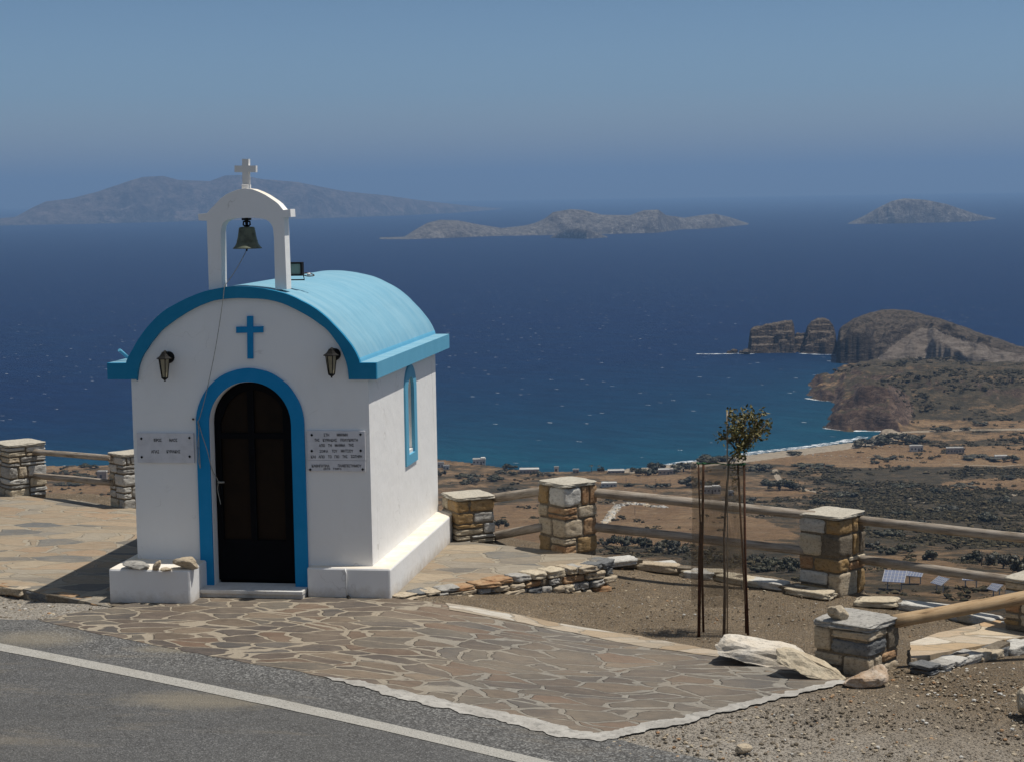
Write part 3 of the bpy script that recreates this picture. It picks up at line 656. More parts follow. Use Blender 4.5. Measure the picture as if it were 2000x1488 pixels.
# infill of the barrel behind the tympanum: soffit stays inside the roof band
# door frame
df = MB(); df.prism([arch(dc[0], dc[1], DO, fx(490, 1146)[1]), [(x, z) for x, z in arch(dc[0], dc[1], DR-.002, fx(490, 1146)[1]-.0001)]], 'y', -.022, .03)
M_df = MB()
ao = [(x+.004*fbm((x*7, z*7, 3), 3), z+.003*fbm((x*7, z*7, 9), 3)) for x, z in arch(dc[0], dc[1], DO, zd-.03)]; ai = arch(dc[0], dc[1], DR+.004, zd-.03)
n_ = len(ao)
for y_, s_ in ((-.022, 1),):
    M_df.add([(x, y_, z) for x, z in ao]+[(x, y_, z) for x, z in ai], [(k, k+1, n_+k+1, n_+k) for k in range(n_-1)])
    M_df.add([(x, .02, z) for x, z in ao]+[(x, y_, z) for x, z in ao], [(k, k+1, n_+k+1, n_+k) for k in range(n_-1)])
    M_df.add([(x, .02, z) for x, z in ai]+[(x, y_, z) for x, z in ai], [(k, k+1, n_+k+1, n_+k) for k in range(n_-1)])
M_df.build('door_frame', M['frame_blue'], root)
# door leaf
yd = .13; door = empty('door', (dc[0], yd, zd)); door.parent = root; door.location = Vector((dc[0], yd, zd))-Vector(root.location)
def child(mb, name, mat, par, wpar, bevel=0):
    o = mb.build(name, mat, None, bevel=bevel); o.parent = par; o.location = -Vector(wpar); return o
dW = Vector((dc[0], yd, zd))
leaf = MB(); z0 = zd+.012
la = arch(dc[0], dc[1], DR-.005, z0); 
lz = lambda py: fx(490, py, yd)[1]; lx = lambda px: fx(px, 950, yd)[0]
holes = []
zt1, zt2, zb1, zb2 = lz(765), lz(845), lz(856), lz(1053)
xs_ = [(lx(436), lx(489)), (lx(501), lx(557))]
def clip_top(x0, x1, zlo):
    r = DR-.085; out = [(x0, zlo)]
    for k in range(9):
        x = x0+(x1-x0)*k/8; t = max(0, 1-((x-dc[0])/r)**2); out.append((x, dc[1]+r*math.sqrt(t)))
    return out+[(x1, zlo)]
for (x0, x1) in xs_:
    holes.append([(x0, zb2), (x0, zb1), (x1, zb1), (x1, zb2)]); holes.append(clip_top(x0, x1, zt2))
leaf.prism([la]+holes, 'y', yd-.02, yd+.02)
child(leaf, 'door_leaf', M['door'], door, dW, .004)
for hl in holes:
    g = MB(); g.prism([[(x+(.006 if x < sum(q[0] for q in hl)/len(hl) else -.006)*-1, z) for x, z in hl]], 'y', yd+.006, yd+.012)
    child(g, 'door_pane', M['door_glass'], door, dW)
kn = MB(); kx = lx(430); kz = lz(940)
kn.tube([(kx, yd-.02, kz), (kx, yd-.06, kz), (kx+.06, yd-.06, kz+.002)], .008, 8); child(kn, 'door_handle', M['rope'], door, dW)
lkz = MB(); lkz.box((kx-.008, yd-.022, kz-.06), (.03, .008, .12)); child(lkz, 'lock_plate', M['iron'], door, dW)
bk = MB(); bk.box((dc[0], yd+.05, dc[1]/2+.2), (DR*2+.1, .02, 2.2)); 
bk.build('painted_dark_interior', M['door'], root)  # black sheet behind the door, the darkness inside put into its colour
# step
yst = -.10
st = MB(); s0 = fx(372, 1153, yst-.0)[0]; s1 = fx(598, 1150, yst)[0]; zs = zd-.012; yst_f = -.22
st.box(((s0+s1)/2, (yst_f+.12)/2, zs-.017), (s1-s0, .12-yst_f, .034)); st.build('door_step', M['marble'], root, bevel=.004)
sr = MB(); sr.box(((s0+s1)/2+.01, (yst_f+.03+.1)/2, (zs-.034-.06)/2), (s1-s0-.03, .1-yst_f-.03, zs-.034+.06)); sr.build('step_riser', M['plinth'], root, bevel=.004)
# plinths
pl_f = onz(213, 1182, -.03).y; 
plx0 = ony(213, 1150, pl_f).x; plx1 = ony(372, 1150, pl_f).x; plz = ony(290, 1111, pl_f).z
pb = MB(); pb.box(((plx0+plx1)/2, (pl_f+YW)/2, plz/2-.06), (plx1-plx0, YW-pl_f, plz+.12))
pl = pb.build('plinth', M['plinth'], root, bevel=.02)
tag(pl, 'deep white plinth ledge left of the door')
# cut the part of the left plinth that would stand inside the chapel: wall stands on it
yfr = -.10; pr0 = ony(600, 1140, yfr).x; pr1 = ony(763, 1140, yfr).x; prz = ony(700, 1109, yfr).z
pb = MB(); pb.box(((pr0+pr1)/2, (yfr+YW+.03)/2, prz/2-.1), (pr1-pr0, YW+.03-yfr, prz+.2))
pr = pb.build('plinth', M['plinth'], root, bevel=.018)
PRZ = prz
# blue cross on the tympanum
def plate(name, pxs, y0, y1, mat, par=None, bev=0):
    mb = MB(); mb.prism([[fx(px, py, y0) for px, py in pxs]], 'y', y0, y1); return mb.build(name, mat, par, bevel=bev)
cr = [(482, 618), (493.5, 618), (493.5, 638.5), (513.5, 638), (513.5, 650), (493.5, 650.5), (493.8, 701), (483, 701), (482.5, 650.5), (461, 651), (461, 639), (482, 638.5)]
plate('tympanum_cross', cr, -.022, .01, M['frame_blue'], root, .002)
# drain stub, left roof slope
db = MB(); q0 = ony(249, 698, .25); q1 = ony(233, 684, .15); db.tube([q0, q0.lerp(q1, .5), q1], .016, 10); db.build('drain_pipe', M['eave'], root)
# white cable down the right plinth with a black plug
cbm = MB(); cpts = [ony(673, 1109, yfr-.006), ony(676.5, 1120, yfr-.008), ony(677, 1145, yfr-.008), ony(679, 1165, yfr-.01)]
cbm.tube(cpts, .006, 6); cbm.build('cable', M['white_plastic'], root)
cbp = MB(); cbp.tube([ony(679, 1163, yfr-.015), ony(682, 1170, yfr-.04), ony(685, 1174, yfr-.06)], [.014, .02, .012], 8); cbp.build('cable_plug', M['iron'], root)
# belfry
YB = .03; BT = .15
bo = [(408, 566), (403.8, 432), (388, 431), (386.5, 419)] + [(404.4, 416.7), (410, 410), (417, 403), (430.7, 388.5), (442, 380), (454, 374.4), (467, 370), (479.4, 368.6), (493, 370.2), (506.7, 375.5), (518, 381), (528, 387.5), (537, 393.5), (543.7, 399), (553.5, 411)] + [(567, 409), (568, 424.5), (554.5, 425), (560, 566)]
bi = [(537.5, 566), (535, 465.5), (533, 446), (530.5, 440), (526, 434), (520, 430), (512.6, 427.4), (496, 426), (479.4, 426), (466, 426.2), (454, 427.4), (444, 430), (436.5, 435), (432.5, 442), (431, 452), (433, 566)]
bb = MB(); bb.prism([[fx(*p, YB) for p in bo+bi]], 'y', YB, YB+BT); bel = bb.build('belfry', M['plaster'], root, bevel=.008)
cx = [(472.8, 311), (485.3, 311), (485.3, 324), (499.5, 324), (499.5, 337), (485.5, 337), (486, 364), (473.4, 364), (473, 337), (458, 337), (458, 324), (472.8, 324)]
cc = MB(); cc.prism([[fx(*p, YB+.05) for p in cx]], 'y', YB+.05, YB+.10); 
cco = cc.build('belfry_cross', M['marble'], root, bevel=.004)
cc = MB(); q = fx(479.5, 366, YB+.05); cc.box((q[0], YB+.075, q[1]), (.062, .09, .045)); cc.build('cross_base', M['plaster'], root, bevel=.004)
# bell
bx, bz = fx(482, 443.5, YB+BT/2); sc = (fx(509.6, 485, YB+BT/2)[0]-fx(455, 485, YB+BT/2)[0])/2
bh = bz-fx(482, 486, YB+BT/2)[1]; yb = YB+BT/2
bell = empty('bell', (bx, yb, bz-bh), 'dark bronze bell hanging in the white belfry arch', 'bell')
bm_ = MB(); prof = [(0, 0), (.30, 0), (.50, -.02), (.55, -.07), (.58, -.2), (.63, -.42), (.70, -.64), (.78, -.80), (.90, -.91), (1.0, -.97), (1.0, -1.0), (.93, -1.0), (.84, -.92), (.66, -.7), (.5, -.2), (.3, -.06), (0, -.05)]
bm_.lathe((bx, yb, bz), [(r*sc, z*bh) for r, z in prof], 40); bm_.lathe((bx, yb, bz), [(.715*sc, -.62*bh), (.735*sc, -.63*bh), (.735*sc, -.65*bh), (.72*sc, -.66*bh)], 40)
bm_.build('bell_body', M['bell'], bell)
yk = MB(); zt_ = fx(482, 426, yb)[1]
yk.tube([(bx, yb, bz), (bx, yb, zt_+.01)], .014, 8)
for s_ in (-1, 1): yk.tube([(bx+s_*.012, yb, bz), (bx+s_*.032, yb, bz+.02), (bx+s_*.03, yb, bz+.045), (bx, yb, bz+.055)], .008, 8)
yk.box((bx, yb, zt_-.012), (.075, .05, .02)); yk.box((bx, yb, zt_-.035), (.05, .03, .012)); yk.build('yoke', M['iron'], bell)
ck = MB(); ck.tube([(bx, yb, bz-bh*.1), (bx-.004, yb, bz-bh*.95), (bx-.008, yb, bz-bh*1.12)], [.005, .012, .007], 8); ck.build('clapper', M['iron'], bell)
# bell rope
rp_ = [Vector((bx-.012, yb, bz-bh*1.1)), ony(472, 508, .02), ony(456, 535, -.02), ony(441, 556, -.05), ony(437.5, 566, -.062), ony(435, 590, -.065), ony(421, 680, -.06), ony(404, 762, -.055), ony(391, 812, -.045), ony(386, 823, -.03)]
rb = MB(); rb.tube([Vector(p) for p in catmull([tuple(p) for p in rp_], 5)], .0035, 6)
rb.tube([Vector(p) for p in catmull([tuple(ony(x, y, -.045)) for x, y in ((386, 823), (388, 840), (386, 870), (387, 895), (391, 913), (391, 908), (389, 880), (388, 850))], 4)], .0035, 6)
rb.tube([Vector(p) for p in catmull([tuple(ony(x, y, d)) for x, y, d in ((387, 823, -.03), (395, 850, -.05), (405, 880, -.05), (414, 915, .0), (424, 934, .06), (426, 942, .07), (425, 955, .07), (428, 970, .07), (431, 984, .07))], 4)], .0035, 6)
tag(rb.build('bell_rope', M['rope'], loc=(float(rp_[-1].x), float(rp_[-1].y), float(rp_[-1].z))), 'thin grey rope hanging from the bell to a nail beside the door', 'rope')
nm = MB(); nm.tube([ony(378, 819, .01), ony(377, 818, -.03)], [.006, .010], 8); nm.build('rope_nail', M['rust'], root)

# lanterns
def lantern(px, ytop, ybot, label):
    c = ony(px, (ytop+ybot)/2, -.10); zt, zb = ony(px, ytop, -.10).z, ony(px, ybot, -.10).z; H = zt-zb
    L = empty('wall_lantern', (c.x, -.10, zb), label, 'lantern', 'lanterns on the chapel front')
    ym = -.10; k = H
    b = MB(); b.lathe((0, 0, 0), [(0, 0), (.055, 0), (.055, .012), (.03, .022), (0, .024)], 16)
    Rr = Matrix.Rotation(math.radians(90), 3, 'X'); b.v = [tuple(Rr@Vector(v)+Vector((c.x+.008, 0, zt-.07*1))) for v in b.v]
    b.tube(catmull([(c.x+.008, -.01, zt-.07), (c.x+.007, -.05, zt-.03), (c.x+.004, -.085, zt-.012), (c.x, ym, zt-.035), (c.x, ym, zt-.07)], 5), .013, 8)
    b.build('bracket', M['iron'], L)
    h1, h2 = zt-.22*k-.01, zb+.13*k
    cp_ = MB(); cp_.lathe((c.x, ym, 0), [(0, h1+.06), (.018, h1+.058), (.028, h1+.04), (.045, h1+.018), (.070, h1+.002), (.072, h1-.004), (.05, h1-.006), (0, h1-.006)], 6, 0, False); cp_.build('lamp_cap', M['iron'], L)
    gl = MB(); gl.lathe((c.x, ym, 0), [(.048, h1-.005), (.026, h2)], 6, 0, False); gl.build('lamp_glass', M['glass_lamp'], L)
    cg = MB()
    for j in range(6):
        a = 2*math.pi*j/6; cg.tube([(c.x+.050*math.cos(a), ym+.050*math.sin(a), h1-.004), (c.x+.028*math.cos(a), ym+.028*math.sin(a), h2)], .0042, 6)
    cg.lathe((c.x, ym, 0), [(0, h2+.003), (.031, h2+.003), (.031, h2-.006), (.016, h2-.018), (.006, h2-.024), (.009, h2-.034), (0, zb)], 12); cg.build('lamp_cage', M['iron'], L)
lantern(321, 685, 745, 'black lantern on the left side of the chapel front')
lantern(647, 679, 738, 'black lantern on the right side of the chapel front')

# plaques
def text_mesh(body, cx, cz, w, h, y, parent, wpar, mat):
    cu = bpy.data.curves.new('lettering', 'FONT'); cu.body = body; cu.size = 1; cu.offset = .028; cu.resolution_u = 3
    ob = bpy.data.objects.new('t', cu); COL.objects.link(ob); bpy.context.view_layer.update()
    me = bpy.data.meshes.new_from_object(ob.evaluated_get(bpy.context.evaluated_depsgraph_get()))
    bpy.data.objects.remove(ob)
    xs = [v.co.x for v in me.vertices]; ys = [v.co.y for v in me.vertices]
    if not xs: return []
    x0, x1, y0, y1 = min(xs), max(xs), min(ys), max(ys)
    out = ([((v.co.x-x0)/(x1-x0)*w-w/2+cx, y, (v.co.y-y0)/(y1-y0)*h-h/2+cz) for v in me.vertices], [tuple(p.vertices) for p in me.polygons])
    bpy.data.meshes.remove(me); return out
def plaque(name, x0, x1, y0, y1, words, screws, label, cat='plaque'):
    c = ony((x0+x1)/2, (y0+y1)/2, -.022)
    P = empty(name, (c.x, -.022, c.z), label, cat)
    mb = MB(); a = fx(x0, y1, -.022); b = fx(x1, y0, -.022); mb.box(((a[0]+b[0])/2, -.0105, (a[1]+b[1])/2), (b[0]-a[0], .021, b[1]-a[1])); mb.build('slab', M['plaque'], P, bevel=.002)
    for (t, px, py, w, h) in words:
        q = fx(px, py, -.0225); r = text_mesh(t, q[0], q[1], w/F_PX*16.1, h*1.1/F_PX*16.1, -.0222, None, None, None)
        if r: lt = MB(); lt.add(r[0], r[1]); lt.build('engraved_word', M['letter'], P, recalc=False)
    for (px, py) in screws:
        q = fx(px, py, -.022); s = MB()
        for k in range(4):
            an = k*math.pi/2; s.box((q[0]+.006*math.cos(an), -.024, q[1]+.006*math.sin(an)), (.010, .004, .010), Matrix.Rotation(math.pi/4, 3, 'Y'))
        s.box((q[0], -.0245, q[1]), (.008, .006, .008)); s.build('screw', M['letter'], P, recalc=False)
plaque('name_plaque', 268.5, 377.5, 845.5, 903, [('ΙΕΡΟΣ', 308, 859, 17, 6), ('ΝΑΟΣ', 338.5, 859, 17, 6), ('ΑΓΙΑΣ', 303, 881.5, 17, 6), ('ΚΥΡΙΑΚΗΣ', 338.7, 881.3, 29, 6)],
       [(276, 856), (370, 854.5), (277, 892), (370.5, 891)], 'white marble name plaque with two short lines, left of the door')
def ww(s, x0, x1, y, h=5.4): return (s, 590+(x0+x1)/2/13.53, y, (x1-x0)/13.53, h)
plaque('memorial_plaque', 601, 712.5, 841, 898, [
    ww('ΣΤΗ', 565, 720, 848.8), ww('ΜΝΗΜΗ', 910, 1212, 848.6),
    ww('ΤΗΣ', 322, 468, 859), ww('ΚΥΡΙΑΚΗΣ', 538, 930, 859), ww('ΠΟΛΥΚΡΕΤΗ', 1000, 1485, 858.8),
    ww('ΑΠΟ', 440, 608, 869.4), ww('ΤΗ', 680, 785, 869.2), ww('ΜΑΝΝΑ', 858, 1148, 869), ww('ΤΗΣ', 1222, 1370, 868.8),
    ww('ΣΟΦΙΑ', 456, 695, 880.6), ww('ΤΟΥ', 782, 935, 880.3), ww('ΜΗΤΣΟΥ', 1015, 1358, 880),
    ww('ΚΑΙ', 228, 362, 891.5), ww('ΑΠΟ', 430, 600, 891.4), ww('ΤΟ', 682, 785, 891.2), ww('ΓΙΟ', 855, 985, 891.1), ww('ΤΗΣ', 1062, 1205, 891), ww('ΣΩΤΗΡΗ', 1280, 1592, 890.8)],
    [(609, 849), (704, 848), (609, 880), (704.5, 879.5)], 'white marble memorial plaque with five engraved lines, right of the door')
plaque('professor_plaque', 601, 713, 899.2, 919.5, [ww('ΚΑΘΗΓΗΤΡΙΑ', 240, 740, 909.2), ww('ΠΑΝΕΠΙΣΤΗΜΙΟΥ', 930, 1585, 909), ww('(ΕΠΙ', 560, 745, 915.4, 4.6), ww('ΤΙΜΗ)', 805, 1045, 915.3, 4.6)],
    [(606, 916.5), (708.5, 916)], 'narrow marble plaque with one long engraved line, under the memorial plaque')

# floodlight behind the belfry
q = ony(577, 526, .42); FL = empty('floodlight', (q.x, .42, q.z-.075), 'black floodlight on the roof behind the right leg of the belfry', 'floodlight')
m_ = MB(); m_.box((q.x, .44, q.z), (.135, .05, .125)); 
for s_ in (-1, 1): m_.box((q.x+s_*.06, .405, q.z), (.016, .022, .125)); m_.box((q.x, .405, q.z+s_*.055), (.12, .022, .015))
m_.build('housing', M['iron'], FL, bevel=.003)
m_ = MB(); m_.box((q.x, .412, q.z), (.104, .006, .095)); m_.build('lens', M['lens'], FL)
m_ = MB(); m_.tube([(q.x-.06, .45, q.z-.03), (q.x-.07, .46, q.z-.10), (q.x+.07, .46, q.z-.10), (q.x+.06, .45, q.z-.03)], .007, 6); m_.build('mount', M['iron'], FL)
cbq = ony(601, 537, .5); m_ = MB()
m_.tube(catmull([(q.x+.06, .45, q.z-.045), (cbq.x-.03, .49, cbq.z+.012), (cbq.x, .50, cbq.z+.015), (cbq.x+.05, .51, cbq.z+.0), (cbq.x+.06, .48, cbq.z-.01), (cbq.x+.01, .46, cbq.z-.012), (cbq.x-.04, .49, cbq.z-.0)], 6), .005, 6); m_.build('wire', M['rust'], FL)
m_ = MB(); m_.tube([(cbq.x, .48, cbq.z+.003), (cbq.x+.03, .485, cbq.z+.006)], .012, 8); m_.build('connector', M['white_plastic'], FL)

# loose stones on the left plinth
PLZ = plz
def on_plinth(px, y): p = ony(px, 1100, y); return (p.x, y, PLZ-.004)
rock('flat_stone', on_plinth(268, -.42), (.26, .26, .07), (0, .12, .3), 3, M['s_grey'], 'flat grey stone on the left plinth, leftmost of four', 'stone', 12, 3)
rock('stone_shard', on_plinth(306, -.47), (.06, .10, .12), (0, .5, .2), 4, M['s_tan'], 'upright reddish stone shard on the left plinth', 'stone', 10, 3)
rock('flat_stone', on_plinth(324, -.50), (.12, .10, .035), (0, 0, .1), 5, M['s_tan'], 'small flat tan stone on the left plinth beside the upright shard', 'stone', 12, 3)
rock('building_stone', on_plinth(365, -.40), (.26, .17, .12), (0, .1, -.1), 6, M['s_tan'], 'blocky tan stone on the left plinth next to the door frame', 'stone', 9, 4)

# boulders
def hullrock(name, gpx, pts, mat, label, cat='boulder', seed=1, amp=.012, cuts=4):
    g = gpt(*gpx); d0 = (g-CAM).dot(FW); bm = bmesh.new()
    for (x, y, d) in pts: bm.verts.new(CAM+ray(x, y)*(d0+d)-g)
    r = bmesh.ops.convex_hull(bm, input=bm.verts)
    bmesh.ops.delete(bm, geom=[e for e in r['geom_interior'] if isinstance(e, bmesh.types.BMVert)], context='VERTS')
    bmesh.ops.subdivide_edges(bm, edges=bm.edges, cuts=cuts, use_grid_fill=True); bmesh.ops.smooth_vert(bm, verts=bm.verts, factor=.35, use_axis_x=True, use_axis_y=True, use_axis_z=True)
    bm.normal_update()
    for v in bm.verts: v.co += v.normal*(amp*1.6*fbm(v.co*7+Vector((seed, 0, 0)), 3)+amp*fbm(Vector((v.co.x*14, v.co.y*14, v.co.z*34+seed)), 4))
    me = bpy.data.meshes.new(name); bmesh.ops.recalc_face_normals(bm, faces=bm.faces); bm.to_mesh(me); bm.free(); me.materials.append(mat)
    o = bpy.data.objects.new(name, me); COL.objects.link(o); o.location = g; return tag(o, label, cat)
hullrock('boulder', (1490, 1302), [(1394, 1256, .10), (1402, 1280, 0), (1440, 1290, 0), (1500, 1303, 0), (1552, 1312, 0), (1578, 1302, .05), (1414, 1240, .20), (1442, 1237, .28), (1500, 1249, .30), (1548, 1256, .32), (1574, 1274, .25), (1420, 1262, .5), (1560, 1280, .5), (1425, 1250, .05), (1530, 1275, .02)], M['b_white'], 'long white boulder lying on the paving left of the squat pillar', seed=3)
hullrock('boulder', (1600, 1328), [(1519, 1296, .05), (1585, 1325, 0), (1630, 1331, 0), (1656, 1327, .04), (1516, 1268, .10), (1530, 1261, .16), (1560, 1274, .10), (1606, 1297, .08), (1645, 1316, .08), (1540, 1262, .32), (1610, 1290, .3), (1550, 1310, 0)], M['s_cream'], 'wedge-shaped cream boulder between the long white boulder and the squat pillar', seed=8)
hullrock('boulder', (1695, 1343), [(1644, 1336, .02), (1690, 1344, 0), (1722, 1340, 0), (1738, 1322, .06), (1660, 1326, 0), (1702, 1303, .10), (1724, 1295, .14), (1736, 1306, .18), (1668, 1318, .3), (1725, 1300, .3), (1716, 1325, -.03)], M['b_brown'], 'brown and white boulder on the gravel in front of the squat pillar', seed=12)
g4 = gpt(2004, 1398); rock('boulder', (g4.x+.04, g4.y, g4.z), (.26, .3, .27), (.1, .1, .4), 61, M['s_cream'], 'cream boulder cut by the right edge over the gravel', 'boulder', 11, 4)
g5 = pP5['c']; t5 = at_pillar(1637, 1190, pP5); rock('stone', (t5.x, t5.y-.08, pP5['z']+pP5['h']-.012), (.19, .15, .13), (.2, .3, .5), 72, M['s_tan'], 'small tan stone sitting on top of the squat pillar', 'stone', 10, 4)
g6 = gpt(1620, 1298); rock('boulder', (g6.x, g6.y, g6.z-.02), (.3, .18, .09), (0, .1, .1), 81, M['b_white'], 'thin pale stone lying against the foot of the squat pillar', 'stone', 12, 4)
g7 = gpt(1452, 1470); rock('stone', (g7.x, g7.y, g7.z), (.13, .10, .07), (0, 0, .4), 91, M['s_tan'], 'tan fist-sized stone on the gravel near the bottom edge', 'stone', 10, 3)

# pebbles
def pebbles(name, regions, count, smin, smax, seed, label):
    rr = random.Random(seed); base = []
    for k in range(6):
        vs, fs = rock_pts((1, 1, .6), Matrix.Identity(3), 100+k, 9, 1, .1); base.append((vs, fs))
    mb = MB(); nreg = len(regions)
    from mathutils.geometry import intersect_point_tri_2d
    polys = []
    for reg in regions:
        w = [gpt(*p)[:2] for p in reg]; tri = tessellate_polygon([[Vector((a, b, 0)) for a, b in w]])
        for t in tri:
            A, B, C = [Vector(w[i]) for i in t]; polys.append((abs((B-A).cross(C-A))/2, A, B, C))
    tot = sum(p[0] for p in polys)
    for ar, A, B, C in polys:
        for _ in range(int(count*ar/tot)+1):
            u, v = rr.random(), rr.random()
            if u+v > 1: u, v = 1-u, 1-v
            p = A+(B-A)*u+(C-A)*v; s = smin*(smax/smin)**(rr.random()**3.4)
            vs, fs = rr.choice(base); an = rr.uniform(0, 6.28); ca, sa = math.cos(an), math.sin(an); st = rr.uniform(.6, 1.3)
            z = float(G(p.x, p.y))-.012
            mb.add([(p.x+s*(v_.x*ca*st-v_.y*sa), p.y+s*(v_.x*sa*st+v_.y*ca), z+s*(v_.z+.2)) for v_ in vs], fs, rr.choice([0, 7, 2, 2, 5, 7, 4, 7, 7, 2, 7, 8, 8, 8, 8, 8, 7]))
    o = mb.build(name, STONES+[M['earth']], recalc=False); tag(o, label, 'gravel', None, 'stuff'); return o
pebbles('gravel', [[(1170, 1452), (1660, 1335), (1780, 1300), (2060, 1290), (2100, 1500), (1100, 1500)]], 9000, .006, .045, 4, 'loose grey and tan gravel at the lower right')
pebbles('bed_gravel', [[(950, 1188), (1200, 1160), (1200, 1100), (1560, 1150), (1900, 1190), (1780, 1260), (1600, 1290), (1400, 1270), (1200, 1230)]], 3200, .007, .036, 5, 'small stones in the brown planting bed')
pebbles('kerb_gravel', [[(-60, 1150), (0, 1152), (200, 1190), (70, 1212), (-60, 1205)]], 900, .010, .05, 6, 'loose gravel below the left kerb')
pebbles('shoulder_gravel', [[(75, 1216), (500, 1303), (1000, 1410), (1150, 1455), (1100, 1488), (960, 1455), (500, 1350), (0, 1245)]], 900, .006, .016, 8, 'fine chippings on the road shoulder')

# ------------------------------------------------------------------ sapling
def leafmat(name, c, c2):
    t = NT(name); oi = t.n('NewGeometry'); r = oi.outputs['Random Per Island']
    t.col(t.ramp(r, [(0, c), (.6, c2), (1, tuple(min(1, x*1.6) for x in c2))])); t.b.inputs['Roughness'].default_value = .55
    t.b.inputs['Specular IOR Level'].default_value = .35
    return t.m
M['leaf'] = leafmat('sapling_leaves', (.042, .048, .015), (.115, .095, .028))
gs = gpt(1417, 1243); SP = CAM + ray(1417, 1243)*((gs-CAM).dot(FW)); dS = (gs-CAM).dot(FW)
def atS(px, py, dd=0.0): return CAM + ray(px, py)*(dS+dd)
sap = empty('sapling', gs, 'young staked tree with small dark green crown in the planting bed', 'tree')
tk = MB(); tk.tube([atS(1414, 1245), atS(1416, 1150), atS(1414, 1050), atS(1419, 960), atS(1424, 900), atS(1438, 885), atS(1445, 850)], [.014, .012, .011, .010, .009, .007, .004], 8, wob=.2)
cps = [(1445, 880), (1452, 868), (1434, 858), (1462, 854), (1432, 838), (1448, 832), (1468, 842), (1484, 838), (1434, 820), (1452, 815), (1470, 818), (1409, 850), (1497, 828), (1442, 848), (1458, 870), (1476, 852), (1427, 804), (1488, 806), (1446, 892), (1420, 856), (1478, 826), (1460, 803), (1493, 842)]
for (x, y) in cps[2:]:
    tk.tube([atS(1440, 880), atS((x+1440)/2+2, (y+880)/2, rng.normal()*.03), atS(x, y, rng.normal()*.08)], [.005, .004, .002], 5)
tk.build('trunk', M['bark'], sap)
def leaf(mb, p, L, w, rr):
    d = Vector((rr.gauss(0, 1), rr.gauss(0, 1), rr.gauss(.2, .8))).normalized(); n = d.cross(Vector((rr.gauss(0, 1), rr.gauss(0, 1), rr.gauss(0, 1)))).normalized(); u = d.cross(n)
    a = p; b = p+d*L*.5+n*w+u*L*.08; c = p+d*L; e = p+d*L*.5-n*w+u*L*.08
    mb.add([a, b, c, e], [(0, 1, 2, 3)])
lf = MB(); rr = random.Random(5)
for (x, y) in cps:
    k = {1409: 26, 1497: 30, 1427: 24, 1488: 26, 1493: 28, 1460: 30, 1420: 34}.get(x, 58)
    c0 = atS(x, y, rr.gauss(0, .07))
    for _ in range(k):
        p = c0+Vector((rr.gauss(0, .028), rr.gauss(0, .045), rr.gauss(0, .027))); leaf(lf, p, rr.uniform(.03, .052), rr.uniform(.008, .014), rr)
for _ in range(60):
    p = atS(1432+rr.gauss(0, 5), rr.uniform(905, 965), rr.gauss(0, .03)); leaf(lf, p, rr.uniform(.03, .05), rr.uniform(.004, .007), rr)
lf.build('crown', M['leaf'], sap, recalc=False)
stakes = empty('tree_guard', gpt(1410, 1235), 'rusty stakes with a green tie and fine netting around the sapling', 'tree guard')
def stk(pts, r, mat, nm='stake'): m = MB(); m.tube([atS(*p) for p in pts], r, 7, wob=.15); m.build(nm, mat, stakes)
stk([(1365, 1250, 0), (1367, 1080, 0), (1369, 1018, 0)], .015, M['rust'])
stk([(1369, 1060, .01), (1366, 980, .02), (1364, 903, .02)], .007, M['rust'])
stk([(1374, 1234, .25), (1371, 1100, .2), (1374, 905, .1)], .011, M['rust'])
stk([(1461, 1240, 0), (1456, 1100, 0), (1453, 903, 0)], .011, M['rust'])
stk([(1457, 1236, .1), (1456, 1180, .1), (1448, 1040, .12), (1441, 905, .12)], .009, M['rust'])
stk([(1420.5, 1240, -.03), (1421, 1000, -.03), (1420, 802, -.03)], .0065, M['cane'], 'cane')
tie = MB(); tie.tube([atS(1364, 905, .02), atS(1400, 904, .0), atS(1420, 907, -.04), atS(1440, 907, 0), atS(1454, 905, 0)], .005, 6)
for (x, y) in ((1364, 904), (1375, 904), (1453, 905), (1448, 906)): tie.tube([atS(x-3, y-2, -.015), atS(x, y+2, -.015), atS(x+3, y-1, -.015)], .009, 6)
tie.build('twine', M['green_tie'], stakes)
# netting
t = NT('fine_netting'); g = t.n('TexCoord'); uv = t.n('SeparateXYZ', {'Vector': g.outputs['UV']})
fx1 = t.math('FRACT', t.math('MULTIPLY', uv.outputs[0], 150.0)); fz1 = t.math('FRACT', t.math('MULTIPLY', uv.outputs[1], 150.0))
al = t.math('MAXIMUM', t.math('LESS_THAN', fx1, .18), t.math('LESS_THAN', fz1, .13))
t.col((.14, .10, .06)); t.set(t.b.inputs['Alpha'], al)
net_m = t.m
cN = atS(1404, 1040, .12); rN = .245; zt_n = atS(1404, 906, .12).z; zb_n = atS(1404, 1178, .12).z
vs = []; uvs = []; nn, nk = 36, 16
for k in range(nk+1):
    for j in range(nn):
        an = 2*math.pi*j/nn; z = zt_n+(zb_n-zt_n)*k/nk; r = rN*(1+.05*fbm((math.cos(an)*1.5, math.sin(an)*1.5, z*2), 3)+(-.04 if k < 10 else .0))
        vs.append((cN.x+r*math.cos(an)*1.0, cN.y+r*math.sin(an), z))
me = bpy.data.meshes.new('netting'); fcs = [(k*nn+j, k*nn+(j+1) % nn, (k+1)*nn+(j+1) % nn, (k+1)*nn+j) for k in range(nk) for j in range(nn)]
me.from_pydata(vs, [], fcs); uvl = me.uv_layers.new(name='UVMap'); li = 0
for k in range(nk):
    for j in range(nn):
        for (dj, dk) in ((0, 0), (1, 0), (1, 1), (0, 1)): uvl.data[li].uv = ((j+dj)/nn, (k+dk)/nk*.85); li += 1
me.materials.append(net_m); me.polygons.foreach_set('use_smooth', [True]*len(fcs))
